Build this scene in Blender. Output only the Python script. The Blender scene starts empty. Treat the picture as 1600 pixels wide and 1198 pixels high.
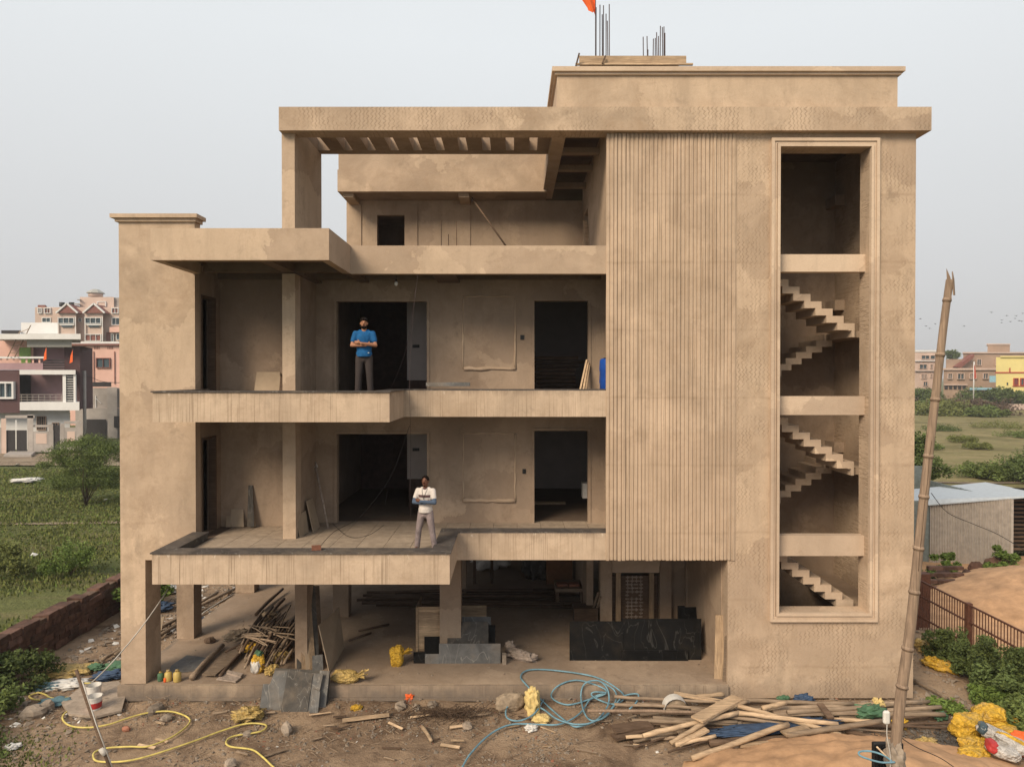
import bpy, math, random
from mathutils import Vector, Matrix, noise
rnd = random.Random(7)
S = bpy.context.scene
COL = S.collection
# ---------------------------------------------------------------- camera
F = 1109.0; CH = 7.55; CD = 16.6
PIT = math.atan(11.0 / F)
cam_d = bpy.data.cameras.new('camera'); cam = bpy.data.objects.new('camera', cam_d); COL.objects.link(cam)
cam_d.sensor_width = 36; cam_d.lens = F / 1600 * 36; cam_d.clip_start = 0.1; cam_d.clip_end = 6000
cam.location = (0, -CD, CH); cam.rotation_euler = (math.pi / 2 - PIT, 0, 0)
S.camera = cam
# ---------------------------------------------------------------- sky, sun, exposure
SUN_EL, SUN_AZ = math.radians(36), math.radians(-36)      # azimuth measured from -Y (front), negative = from the left
w = bpy.data.worlds.new('World'); S.world = w; w.use_nodes = True
nt = w.node_tree; nt.nodes.clear()
out = nt.nodes.new('ShaderNodeOutputWorld'); bg = nt.nodes.new('ShaderNodeBackground')
sky = nt.nodes.new('ShaderNodeTexSky'); sky.sky_type = 'NISHITA'; sky.sun_disc = False
sky.sun_elevation = SUN_EL; sky.sun_rotation = math.pi + SUN_AZ * -1
sky.dust_density = 4; sky.air_density = 1.0
hsv = nt.nodes.new('ShaderNodeHueSaturation'); hsv.inputs['Saturation'].default_value = 0.25
tc = nt.nodes.new('ShaderNodeTexCoord'); sp = nt.nodes.new('ShaderNodeSeparateXYZ')
rp = nt.nodes.new('ShaderNodeValToRGB')
rp.color_ramp.elements[0].position = 0.0; rp.color_ramp.elements[0].color = (6.3, 6.28, 6.25, 1)
rp.color_ramp.elements[1].position = 0.42; rp.color_ramp.elements[1].color = (8.6, 8.95, 9.15, 1)
e = rp.color_ramp.elements.new(0.12); e.color = (7.0, 7.05, 7.1, 1)
cn = nt.nodes.new('ShaderNodeTexNoise'); cn.inputs['Scale'].default_value = 1.6; cn.inputs['Detail'].default_value = 3
cm = nt.nodes.new('ShaderNodeMapRange'); cm.inputs['To Min'].default_value = 0.95; cm.inputs['To Max'].default_value = 1.05
cmul = nt.nodes.new('ShaderNodeVectorMath'); cmul.operation = 'SCALE'
mix = nt.nodes.new('ShaderNodeMix'); mix.data_type = 'RGBA'; mix.inputs[0].default_value = 0.9
L = nt.links.new
L(tc.outputs['Generated'], sp.inputs[0]); L(sp.outputs['Z'], rp.inputs[0])
L(tc.outputs['Generated'], cn.inputs['Vector']); L(cn.outputs[0], cm.inputs[0])
L(sky.outputs[0], hsv.inputs['Color']); L(hsv.outputs[0], mix.inputs[6]); L(rp.outputs[0], mix.inputs[7])
L(mix.outputs[2], cmul.inputs[0]); L(cm.outputs[0], cmul.inputs['Scale'])
L(cmul.outputs[0], bg.inputs['Color']); bg.inputs['Strength'].default_value = 0.1
L(bg.outputs[0], out.inputs['Surface'])
sd = bpy.data.lights.new('sun', 'SUN'); sun = bpy.data.objects.new('sun', sd); COL.objects.link(sun)
sd.energy = 3.9; sd.angle = math.radians(26); sd.color = (1.0, 0.82, 0.60)
sv = Vector((math.sin(SUN_AZ) * math.cos(SUN_EL), -math.cos(SUN_AZ) * math.cos(SUN_EL), math.sin(SUN_EL)))
sun.rotation_euler = (-sv).to_track_quat('-Z', 'Y').to_euler(); sun.location = sv * 60
vs = S.view_settings; vs.view_transform = 'Standard'; vs.look = 'None'; vs.gamma = 1; vs.exposure = 0.0
vs.use_curve_mapping = False
# ---------------------------------------------------------------- helpers
def ray(px, py):
    a, b = (px - 800) / F, -(py - 599) / F
    c, s = math.cos(PIT), math.sin(PIT)
    return Vector((a, c + b * s, b * c - s))
CAMP = Vector((0, -CD, CH))
def P(px, py, Y):                       # the point at depth Y seen at photo pixel px, py
    d = ray(px, py); return CAMP + d * ((Y + CD) / d.y)
def G(px, py, z=0.0):                   # the point at height z seen there
    d = ray(px, py); return CAMP + d * ((z - CH) / d.z)
def Z(r): return CH + r
def hexc(h):
    r = [int(h[i:i + 2], 16) / 255 for i in (0, 2, 4)]
    return tuple((c / 12.92 if c < .04045 else ((c + .055) / 1.055) ** 2.4) for c in r) + (1,)

def tag(o, label=None, cat=None, group=None, kind=None):
    if label: o['label'] = label
    if cat: o['category'] = cat
    if group: o['group'] = group
    if kind: o['kind'] = kind
    return o
def thing(name, label, cat, loc=(0, 0, 0), group=None):
    o = bpy.data.objects.new(name, None); COL.objects.link(o); o.location = loc; o.empty_display_size = .2
    return tag(o, label, cat, group)
def wloc(o):
    v = Vector(o.location)
    while o.parent: o = o.parent; v += Vector(o.location)
    return v

class MB:
    def __init__(s): s.v = []; s.f = []; s.sm = False
    def box(s, x0, x1, y0, y1, z0, z1):
        return s.obox(((x0 + x1) / 2, (y0 + y1) / 2, (z0 + z1) / 2), (abs(x1 - x0), abs(y1 - y0), abs(z1 - z0)))
    def obox(s, c, d, R=None, jit=0):
        n = len(s.v); c = Vector(c)
        for k in ((-1,-1,-1),(1,-1,-1),(1,1,-1),(-1,1,-1),(-1,-1,1),(1,-1,1),(1,1,1),(-1,1,1)):
            p = Vector((k[0] * d[0] / 2, k[1] * d[1] / 2, k[2] * d[2] / 2))
            if jit: p = Vector([a * (1 + rnd.uniform(-jit, jit)) for a in p])
            if R is not None: p = R @ p
            s.v.append(c + p)
        for f in ((0,3,2,1),(4,5,6,7),(0,1,5,4),(1,2,6,5),(2,3,7,6),(3,0,4,7)): s.f.append([n + i for i in f])
        return s
    def beam(s, p, q, w, h, roll=0, up=Vector((0, 0, 1))):
        p, q = Vector(p), Vector(q); d = (q - p); l = d.length; d.normalize()
        sx = d.cross(up); 
        if sx.length < .05: sx = d.cross(Vector((0, 1, 0)))
        sx.normalize(); uz = sx.cross(d)
        R = Matrix((d, sx, uz)).transposed() @ Matrix.Rotation(roll, 3, 'X')
        return s.obox((p + q) / 2, (l, w, h), R)
    def tube(s, pts, r, n=8, cap=True):
        s.sm = True
        pts = [Vector(p) for p in pts]; m = len(pts); prev = None; base = len(s.v)
        for i, p in enumerate(pts):
            d = (pts[min(i + 1, m - 1)] - pts[max(i - 1, 0)])
            if d.length < 1e-9: d = Vector((0, 0, 1))
            d.normalize()
            if prev is None:
                a = d.cross(Vector((0, 0, 1)))
                if a.length < .05: a = d.cross(Vector((1, 0, 0)))
            else: a = prev - d * prev.dot(d)
            a.normalize(); prev = a; b = d.cross(a)
            rr = r[i] if isinstance(r, (list, tuple)) else r
            for k in range(n):
                t = 2 * math.pi * k / n
                s.v.append(p + (a * math.cos(t) + b * math.sin(t)) * rr)
        for i in range(m - 1):
            for k in range(n):
                k2 = (k + 1) % n
                s.f.append([base + i * n + k, base + i * n + k2, base + (i + 1) * n + k2, base + (i + 1) * n + k])
        if cap:
            s.f.append([base + k for k in range(n)][::-1]); s.f.append([base + (m - 1) * n + k for k in range(n)])
        return s
    def ell(s, c, r, R=None, nu=12, nv=8, fn=None):
        s.sm = True; c = Vector(c); b = len(s.v)
        for j in range(nv + 1):
            ph = math.pi * j / nv
            for i in range(nu):
                th = 2 * math.pi * i / nu
                p = Vector((math.sin(ph) * math.cos(th), math.sin(ph) * math.sin(th), math.cos(ph)))
                if fn: p = fn(p)
                p = Vector((p.x * r[0], p.y * r[1], p.z * r[2]))
                if R is not None: p = R @ p
                s.v.append(c + p)
        for j in range(nv):
            for i in range(nu):
                i2 = (i + 1) % nu
                s.f.append([b + j * nu + i, b + (j + 1) * nu + i, b + (j + 1) * nu + i2, b + j * nu + i2])
        return s
    def prism(s, poly, axis, a, b):     # poly in the two other axes (in order), extruded along axis from a to b
        n = len(s.v); m = len(poly)
        for t in (a, b):
            for u, v in poly:
                s.v.append(Vector((t, u, v) if axis == 'x' else (u, t, v) if axis == 'y' else (u, v, t)))
        s.f.append([n + i for i in range(m)][::-1]); s.f.append([n + m + i for i in range(m)])
        for i in range(m):
            j = (i + 1) % m; s.f.append([n + i, n + j, n + m + j, n + m + i])
        return s
    def sheet(s, poly, t=.004, nrm=None):   # thin plate through 3D polygon
        n = len(s.v); m = len(poly); poly = [Vector(p) for p in poly]
        if nrm is None: nrm = (poly[1] - poly[0]).cross(poly[2] - poly[0]).normalized()
        for q in (0, 1):
            for p in poly: s.v.append(p + nrm * t * q)
        s.f.append([n + i for i in range(m)][::-1]); s.f.append([n + m + i for i in range(m)])
        for i in range(m):
            j = (i + 1) % m; s.f.append([n + i, n + j, n + m + j, n + m + i])
        return s
    def build(s, name, mat, parent=None, label=None, cat=None, group=None, kind=None, bevel=0, smooth=None, fixn=True):
        me = bpy.data.meshes.new(name)
        off = wloc(parent) if parent else None
        if parent is None and kind is None:
            xs = [p[0] for p in s.v]; ys = [p[1] for p in s.v]; zs = [p[2] for p in s.v]
            c = Vector(((min(xs) + max(xs)) / 2, (min(ys) + max(ys)) / 2, min(zs)))
        else: c = Vector((0, 0, 0))
        me.from_pydata([tuple(Vector(p) - c) for p in s.v], [], s.f)
        if fixn and len(s.f) < 60000:
            import bmesh
            bm = bmesh.new(); bm.from_mesh(me); bmesh.ops.recalc_face_normals(bm, faces=bm.faces); bm.to_mesh(me); bm.free()
        if mat: me.materials.append(mat)
        sm = s.sm if smooth is None else smooth
        if sm: me.polygons.foreach_set('use_smooth', [True] * len(me.polygons))
        o = bpy.data.objects.new(name, me); COL.objects.link(o)
        if parent: o.parent = parent; o.location = -off
        else: o.location = c
        if bevel:
            b = o.modifiers.new('bevel', 'BEVEL'); b.width = bevel; b.segments = 1; b.limit_method = 'ANGLE'
        return tag(o, label, cat, group, kind)
def grid_wall(axis, u0, u1, z0, z1, a, b, holes, mb=None):
    """wall in the u-z plane, a..b thick; holes are (u0,u1,z0,z1)"""
    mb = mb or MB()
    us = sorted({u0, u1} | {h[i] for h in holes for i in (0, 1) if u0 < h[i] < u1})
    for i in range(len(us) - 1):
        c = (us[i] + us[i + 1]) / 2
        segs = [(z0, z1)]
        for h in holes:
            if h[0] < c < h[1]:
                ns = []
                for p, q in segs:
                    if h[3] <= p or h[2] >= q: ns.append((p, q)); continue
                    if h[2] > p: ns.append((p, h[2]))
                    if h[3] < q: ns.append((h[3], q))
                segs = ns
        for p, q in segs:
            if axis == 'y': mb.box(us[i], us[i + 1], a, b, p, q)
            else: mb.box(a, b, us[i], us[i + 1], p, q)
    return mb
def smooth_path(pts, n=6):
    pts = [Vector(p) for p in pts]; o = []
    for i in range(len(pts) - 1):
        p0, p1, p2, p3 = pts[max(i - 1, 0)], pts[i], pts[i + 1], pts[min(i + 2, len(pts) - 1)]
        for k in range(n):
            t = k / n
            o.append(.5 * ((2 * p1) + (p2 - p0) * t + (2 * p0 - 5 * p1 + 4 * p2 - p3) * t * t + (3 * p1 - p0 - 3 * p2 + p3) * t ** 3))
    o.append(pts[-1]); return o

# ---------------------------------------------------------------- materials
def newmat(name, rough=.85, metal=0, spec=.3):
    m = bpy.data.materials.new(name); m.use_nodes = True
    b = m.node_tree.nodes['Principled BSDF']; b.inputs['Roughness'].default_value = rough; b.inputs['Metallic'].default_value = metal
    b.inputs['Specular IOR Level'].default_value = spec
    return m, m.node_tree, b
class N:
    def __init__(s, t): s.t = t
    def n(s, typ, **kw):
        x = s.t.nodes.new(typ)
        for k, v in kw.items(): setattr(x, k, v)
        return x
    def l(s, a, b): s.t.links.new(a, b)
    def noise(s, vec, scale, detail=4, rough=.55, dist=0):
        x = s.n('ShaderNodeTexNoise'); x.inputs['Scale'].default_value = scale; x.inputs['Detail'].default_value = detail
        x.inputs['Roughness'].default_value = rough; x.inputs['Distortion'].default_value = dist
        s.l(vec, x.inputs['Vector']); return x.outputs[0]
    def mapr(s, v, a, b, c=0., d=1., smooth=False):
        x = s.n('ShaderNodeMapRange'); 
        if smooth: x.interpolation_type = 'SMOOTHSTEP'
        s.l(v, x.inputs[0])
        for i, q in enumerate((a, b, c, d)): x.inputs[i + 1].default_value = q
        return x.outputs[0]
    def math(s, op, a, b=None):
        x = s.n('ShaderNodeMath', operation=op)
        for i, q in enumerate((a, b)):
            if q is None: continue
            if isinstance(q, (int, float)): x.inputs[i].default_value = q
            else: s.l(q, x.inputs[i])
        return x.outputs[0]
    def vscale(s, v, sc):
        x = s.n('ShaderNodeVectorMath', operation='MULTIPLY'); s.l(v, x.inputs[0]); x.inputs[1].default_value = sc; return x.outputs[0]
    def mix(s, f, a, b, mode='MIX'):
        x = s.n('ShaderNodeMix', data_type='RGBA', blend_type=mode)
        for i, q in ((0, f), (6, a), (7, b)):
            if isinstance(q, (int, float)): x.inputs[i].default_value = q
            elif isinstance(q, tuple): x.inputs[i].default_value = q if len(q) == 4 else q + (1,)
            else: s.l(q, x.inputs[i])
        return x.outputs[2]
    def bump(s, h, bsdf, st=.3, dist=.02):
        x = s.n('ShaderNodeBump'); x.inputs['Strength'].default_value = st; x.inputs['Distance'].default_value = dist
        s.l(h, x.inputs['Height']); s.l(x.outputs[0], bsdf.inputs['Normal'])
def pos(n): return n.n('ShaderNodeNewGeometry').outputs['Position']
def mulc(c, k): return tuple(min(1, x * k) for x in c[:3]) + (1,)

def plaster(name, base=(.515, .395, .290), streak=0., zig=0., var=1., damp=0., joints=False, seed=0., band=False, patch=1.):
    m, t, b = newmat(name, .92, spec=.15); n = N(t); p0 = pos(n)
    ad = n.n('ShaderNodeVectorMath', operation='ADD'); n.l(p0, ad.inputs[0]); ad.inputs[1].default_value = (seed, seed * 2, seed * .7); p = ad.outputs[0]
    sx = n.n('ShaderNodeSeparateXYZ'); n.l(p0, sx.inputs[0]); X, Y, Zz = sx.outputs
    base = tuple(base) + (1,) if len(base) == 3 else base
    big = n.noise(p, .55, 5, .6, .6); mid = n.noise(p, 1.5, 7, .68, .5); fine = n.noise(p, 22, 5, .7)
    c = n.mix(n.mapr(big, .34, .66), mulc(base, 1 - .30 * var), mulc(base, 1 + .17 * var))
    dk = (base[0] * .66, base[1] * .62, base[2] * .58, 1)
    lt = (base[0] * 1.22, base[1] * 1.25, base[2] * 1.28, 1)
    c = n.mix(n.math('MULTIPLY', n.mapr(mid, .48, .66), .62 * var), c, dk)
    c = n.mix(n.math('MULTIPLY', n.mapr(mid, .44, .2), .6 * var), c, lt)
    # ragged edges of plaster patches: a contour line of the large noise
    if patch:
        dv = n.n('ShaderNodeTexNoise'); dv.inputs['Scale'].default_value = 1.3; dv.inputs['Detail'].default_value = 7; dv.inputs['Roughness'].default_value = .65; n.l(p, dv.inputs['Vector'])
        ds = n.n('ShaderNodeVectorMath', operation='MULTIPLY_ADD'); n.l(dv.outputs['Color'], ds.inputs[0]); ds.inputs[1].default_value = (.8, .8, .8); n.l(n.vscale(p, (.42, .42, .62)), ds.inputs[2])
        vo = n.n('ShaderNodeTexVoronoi'); vo.inputs['Scale'].default_value = 1.; n.l(ds.outputs[0], vo.inputs['Vector'])
        ve = n.n('ShaderNodeTexVoronoi', feature='DISTANCE_TO_EDGE'); ve.inputs['Scale'].default_value = 1.; n.l(ds.outputs[0], ve.inputs['Vector'])
        sc = n.n('ShaderNodeSeparateColor'); n.l(vo.outputs['Color'], sc.inputs[0])
        c = n.mix(n.mapr(sc.outputs[0], 0, 1, 0, .6 * patch), c, (base[0] * .68, base[1] * .67, base[2] * .69, 1))
        c = n.mix(n.mapr(sc.outputs[1], .45, 1, 0, .55 * patch), c, (min(1, base[0] * 1.22), base[1] * 1.24, base[2] * 1.24, 1))
        c = n.mix(n.math('MULTIPLY', n.mapr(ve.outputs['Distance'], 0, .02, .3 * patch, 0), n.mapr(mid, .42, .62)), c, mulc(dk, .85))
    ctr = n.math('ABSOLUTE', n.math('SUBTRACT', n.noise(p, .8, 7, .62, .3), .53))
    c = n.mix(n.mapr(ctr, .0, .012, .26 * var, 0), c, dk)
    c = n.mix(n.mapr(fine, .35, .75, 0, .22), c, mulc(dk, .9))
    wide = n.noise(n.vscale(p, (3, 3, .5)), 1.2, 4, .6)
    c = n.mix(n.mapr(wide, .48, .68, 0, .45 * var), c, mulc(base, .7))
    h = n.math('ADD', n.math('MULTIPLY', fine, .35), n.math('MULTIPLY', mid, 1.6))
    if streak:
        s1 = n.noise(n.vscale(p, (36, 36, .5)), 1., 3, .6); s2 = n.noise(n.vscale(p, (7, 7, .35)), 1., 3, .6)
        q = n.math('MULTIPLY', n.mapr(s1, .50, .66), n.mapr(s2, .4, .6))
        c = n.mix(n.math('MULTIPLY', q, streak), c, mulc(dk, .72))
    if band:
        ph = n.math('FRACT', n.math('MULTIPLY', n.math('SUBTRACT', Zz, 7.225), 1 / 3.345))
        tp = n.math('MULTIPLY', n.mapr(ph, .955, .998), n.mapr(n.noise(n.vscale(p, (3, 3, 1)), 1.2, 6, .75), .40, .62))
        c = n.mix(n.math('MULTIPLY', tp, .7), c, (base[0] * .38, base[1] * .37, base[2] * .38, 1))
        lime = n.math('MULTIPLY', n.mapr(ph, .95, .99), n.mapr(n.noise(n.vscale(p, (5, 5, 2)), 1.5, 5, .8), .60, .66))
        c = n.mix(n.math('MULTIPLY', lime, .6), c, (.72, .64, .54, 1))
    if zig:
        tri = n.math('PINGPONG', Zz, .055)
        wob = n.math('MULTIPLY', n.noise(p, 2.6, 4), .22)
        u = n.math('ADD', n.math('ADD', X, n.math('MULTIPLY', tri, .8)), wob)
        fr = n.math('ABSOLUTE', n.math('SUBTRACT', n.math('FRACT', n.math('MULTIPLY', u, 1 / .098)), .5))
        line = n.mapr(fr, .07, .16, 1, 0)
        msk = n.mapr(n.noise(p, 1.1, 6, .7, .5), .44, .60)
        lm = n.math('MULTIPLY', line, msk)
        c = n.mix(n.math('MULTIPLY', lm, .5 * zig), c, mulc(dk, .75))  # groove shadow and dirt painted in as darker lines
        h = n.math('SUBTRACT', h, n.math('MULTIPLY', lm, .6))
    if damp:
        dm = n.math('ADD', n.math('MULTIPLY', n.noise(p, 1.7, 5, .7), 1.1), n.math('MULTIPLY', Zz, -1.))
        c = n.mix(n.mapr(dm, .05, .5, 0, damp), c, (base[0] * .33, base[1] * .36, base[2] * .42, 1))
    if joints:
        j = n.math('ADD', Zz, n.math('MULTIPLY', n.noise(p, 1.1, 3), .12))
        fr = n.math('ABSOLUTE', n.math('SUBTRACT', n.math('FRACT', n.math('MULTIPLY', j, 1 / 1.58)), .5))
        c = n.mix(n.math('MULTIPLY', n.mapr(fr, .0, .03, .5, 0), n.mapr(mid, .35, .6)), c, mulc(dk, .85))
        cellj = n.math('FLOOR', n.math('MULTIPLY', j, 1 / 1.58)); wn = n.n('ShaderNodeTexWhiteNoise', noise_dimensions='1D'); n.l(cellj, wn.inputs[1])
        c = n.mix(n.mapr(wn.outputs[0], 0, 1, 0, .22), c, mulc(dk, 1.1))
    blot = n.math('MULTIPLY', n.mapr(n.noise(p, 1.35, 6, .72, .9), .55, .68), n.mapr(n.noise(p, 9, 4, .7), .35, .6))
    c = n.mix(n.math('MULTIPLY', blot, .5 * var), c, (base[0] * .5, base[1] * .5, base[2] * .5, 1))
    n.l(c, b.inputs['Base Color']); n.bump(h, b, .55, .02)
    return m
def simple(name, col, rough=.7, metal=0, var=.25, scale=6., bump=.2, spec=.3, objvar=0.):
    m, t, b = newmat(name, rough, metal, spec); n = N(t); p = pos(n)
    col = tuple(col[:3]) + (1,)
    a = n.noise(p, scale, 5, .65, .3); f = n.noise(p, scale * 7, 3, .6)
    c = n.mix(n.mapr(a, .3, .7), mulc(col, 1 - var), mulc(col, 1 + var))
    c = n.mix(n.mapr(f, .5, .8, 0, var), c, mulc(col, .6))
    if objvar:
        oi = n.n('ShaderNodeObjectInfo'); k = n.mapr(oi.outputs['Random'], 0, 1, 1 - objvar, 1 + objvar)
        x = n.n('ShaderNodeVectorMath', operation='SCALE'); n.l(c, x.inputs[0]); n.l(k, x.inputs['Scale']); c = x.outputs[0]
    n.l(c, b.inputs['Base Color']); 
    if bump: n.bump(n.math('ADD', a, n.math('MULTIPLY', f, .3)), b, bump, .02)
    return m
def wood(name, col, objvar=.3, gr=(3, 14, 40)):
    m, t, b = newmat(name, .8, spec=.2); n = N(t)
    tc_ = n.n('ShaderNodeTexCoord').outputs['Object']; col = tuple(col[:3]) + (1,)
    p = pos(n)
    a = n.noise(n.vscale(p, gr), 1, 4, .65, .5); g = n.noise(p, 3, 4, .6)
    c = n.mix(n.mapr(a, .3, .7), mulc(col, .6), mulc(col, 1.25))
    c = n.mix(n.mapr(g, .45, .75, 0, .5), c, (col[0] * .5, col[1] * .48, col[2] * .5, 1))
    oi = n.n('ShaderNodeObjectInfo'); k = n.mapr(oi.outputs['Random'], 0, 1, 1 - objvar, 1 + objvar)
    x = n.n('ShaderNodeVectorMath', operation='SCALE'); n.l(c, x.inputs[0]); n.l(k, x.inputs['Scale']); c = x.outputs[0]
    n.l(c, b.inputs['Base Color']); n.bump(a, b, .3, .01); return m
def stone(name, col, scr=.35, rough=.45, dustk=.35, spec=.18):
    m, t, b = newmat(name, rough, spec=spec); n = N(t); p = pos(n); col = tuple(col[:3]) + (1,)
    a = n.noise(p, 3, 6, .65, 1.2); v = n.noise(n.vscale(p, (1.6, 1.6, .7)), 1.3, 3, .5, .8)
    c = n.mix(n.mapr(a, .35, .68), mulc(col, .75), mulc(col, 1.25))
    vein = n.math('ABSOLUTE', n.math('SUBTRACT', v, .5))
    c = n.mix(n.mapr(vein, 0, .010, scr, 0), c, (.42, .4, .37, 1))
    dust = n.noise(p, 1.3, 5, .7)
    c = n.mix(n.mapr(dust, .5, .72, 0, dustk), c, (.33, .26, .19, 1))
    n.l(c, b.inputs['Base Color']); n.l(n.mapr(dust, .3, .8, rough * .8, .9), b.inputs['Roughness'])
    return m
def leafmat(name, col, var=.5):
    m, t, b = newmat(name, .75, spec=.12); n = N(t); col = tuple(col[:3]) + (1,); p = pos(n)
    a = n.noise(p, 1.1, 4, .6); f = n.noise(p, 14, 2)
    c = n.mix(n.mapr(a, .3, .7), mulc(col, 1 - var), mulc(col, 1 + var))
    c = n.mix(n.mapr(f, .4, .7, 0, .6), c, (col[0] * 1.7, col[1] * 1.45, col[2] * .9, 1))
    n.l(c, b.inputs['Base Color']); return m

M = {}
M['plaster'] = plaster('plaster')
M['plaster_tower'] = plaster('plaster_tower', seed=3.1, joints=False, damp=.3)
M['plaster_zig'] = plaster('plaster_zigzag', zig=1., joints=True, damp=.45)
M['plaster_zig2'] = plaster('plaster_zigzag_band', zig=1.)
M['plaster_band'] = plaster('plaster_band', base=(.545, .425, .318), streak=1., seed=7., band=True, patch=.5, var=.85)
M['plaster_rib'] = plaster('plaster_ribs', base=(.53, .41, .305), streak=.8, joints=True, seed=11., var=.75, patch=.5)
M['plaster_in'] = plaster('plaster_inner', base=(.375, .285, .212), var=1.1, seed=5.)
M['ceiling'] = plaster('raw_ceiling_shaded', base=(.17, .125, .095), var=.8, seed=6.)  # raw concrete, with indoor shade put into its colour to cut the light
M['plaster_pale'] = plaster('plaster_frame', base=(.57, .445, .335), var=.6, seed=9.)
M['concrete'] = plaster('concrete_floor', base=(.36, .275, .205), var=.9, seed=2.)
M['plinth'] = plaster('plinth_plaster', base=(.42, .325, .24), streak=.9, damp=.8, seed=4.)
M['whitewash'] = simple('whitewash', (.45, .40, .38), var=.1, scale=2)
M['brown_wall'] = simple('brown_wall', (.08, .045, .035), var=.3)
M['dark_int'] = simple('dark_interior', (.10, .08, .07), var=.2)
M['tile'] = simple('floor_tile_mat', (.33, .265, .205), rough=.8, var=.22, objvar=.07)
M['granite'] = stone('granite_ledge', (.075, .066, .062), .25, .5)
M['black_stone'] = stone('black_stone', (.0035, .0035, .0038), .07, .45, .04, .12)
M['slate'] = stone('slate', (.125, .125, .125), .4, .6)
M['slate_dark'] = stone('slate_dark', (.07, .065, .06), .3, .55)
M['wood'] = wood('weathered_wood', (.28, .21, .15))
M['wood_pale'] = wood('pale_wood', (.48, .35, .23))
M['wood_dark'] = wood('dark_wood', (.12, .08, .055))
M['wood_up'] = wood('upright_wood', (.40, .29, .19), .25, (30, 30, 1.5))
M['wood_up_dark'] = wood('upright_dark_wood', (.16, .115, .085), .3, (30, 30, 1.5))
M['bamboo'] = wood('bamboo_mat', (.30, .215, .155), .1, (38, 38, 1.6))
M['board'] = simple('board_mat', (.36, .28, .20), var=.12, scale=3)
M['rust'] = simple('rusty_iron', (.10, .042, .026), var=.4, scale=14)
M['rebar'] = simple('rebar_mat', (.065, .045, .045), var=.3, scale=14)
M['yellow_plastic'] = simple('yellow_plastic', (.62, .37, .04), rough=.45, var=.25, scale=9, bump=.5)
M['yellow_old'] = simple('dusty_yellow_plastic', (.52, .37, .12), rough=.6, var=.3, scale=9, bump=.5)
M['white_plastic'] = simple('white_plastic', (.62, .60, .57), rough=.5, var=.15)
def crinkle(name, col):
    m, t, b = newmat(name, .42, spec=.4); n = N(t); p = pos(n); col = tuple(col) + (1,)
    v = n.n('ShaderNodeTexVoronoi'); v.inputs['Scale'].default_value = 16; v.feature = 'F1'; n.l(n.vscale(p, (1, 1, 1.5)), v.inputs['Vector'])
    a = n.noise(p, 7, 6, .7, 1.5); d = n.noise(p, 3, 4, .6)
    c = n.mix(n.mapr(a, .4, .62), mulc(col, .68), mulc(col, 1.2)); c = n.mix(n.mapr(d, .52, .7, 0, .5), c, (.33, .26, .18, 1))
    n.l(c, b.inputs['Base Color']); n.bump(n.math('ADD', n.math('MULTIPLY', v.outputs['Distance'], 1.2), n.math('MULTIPLY', a, 2.2)), b, .9, .03); return m
M['yellow_plastic'] = crinkle('yellow_plastic', (.66, .40, .04)); M['yellow_old'] = crinkle('dusty_yellow_plastic', (.54, .38, .13)); M['white_bag'] = crinkle('white_bag_plastic', (.58, .55, .52))
M['red'] = simple('red_print', (.42, .04, .04), rough=.5)
M['blue_drum'] = simple('blue_drum', (.016, .075, .36), rough=.35, var=.15)
M['blue_tarp'] = simple('blue_tarp', (.04, .07, .13), rough=.6, var=.3)
M['cyan_tarp'] = simple('turquoise_tarp', (.09, .17, .20), rough=.6, var=.3)
M['green_net'] = simple('green_net', (.07, .15, .085), rough=.7, var=.3)
M['hose_blue'] = simple('hose_blue', (.15, .28, .35), rough=.5, var=.35)
M['hose_yellow'] = simple('hose_yellow', (.56, .46, .14), rough=.5, var=.3)
M['cord'] = simple('cord_mat', (.50, .47, .43), rough=.8)
M['wire'] = simple('wire_mat', (.03, .028, .028), rough=.6)
M['orange'] = simple('orange_cloth', (.75, .13, .03), rough=.8, var=.15)
M['brick'] = simple('brick_mat', (.25, .105, .065), var=.35, objvar=.25)
M['laterite'] = simple('laterite', (.105, .058, .043), rough=.95, var=.5, scale=5, bump=.8, objvar=.3)
M['mortar'] = simple('old_mortar', (.13, .085, .06), rough=.95, var=.4, scale=5, bump=.6)
M['sand'] = simple('orange_sand', (.43, .262, .15), rough=.98, var=.3, scale=1.7, bump=1.)
M['stone_grey'] = simple('grey_stone', (.27, .22, .175), rough=.95, var=.3, objvar=.25)
M['jute'] = simple('jute_cloth', (.30, .235, .17), rough=.95, var=.35, scale=12, bump=.8)
M['rag'] = simple('dusty_rag', (.34, .275, .23), rough=.95, var=.3, scale=14, bump=.8)
M['leaf'] = leafmat('leaf_mid', (.095, .13, .045), .65)
M['leaf_dark'] = leafmat('leaf_dark', (.075, .105, .04), .7)
M['leaf_lite'] = leafmat('leaf_light', (.105, .16, .045))
M['grass'] = leafmat('grass_blade', (.115, .135, .048))
M['bark'] = simple('bark', (.10, .07, .05), rough=.95, var=.4)
M['black'] = simple('black_paint', (.012, .012, .013), rough=.5)
M['hole'] = simple('painted_bay_shade', (.012, .011, .011), rough=.9)
M['cardboard'] = simple('cardboard', (.22, .105, .05), var=.2)
M['glass_bulb'] = simple('bulb_glass', (.6, .6, .58), rough=.15, bump=0)
M['foam'] = simple('yellow_foam', (.60, .46, .20), rough=.9, var=.25, scale=8, bump=.8)
M['jar'] = simple('jar_plastic', (.50, .37, .12), rough=.3, var=.1)
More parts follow.
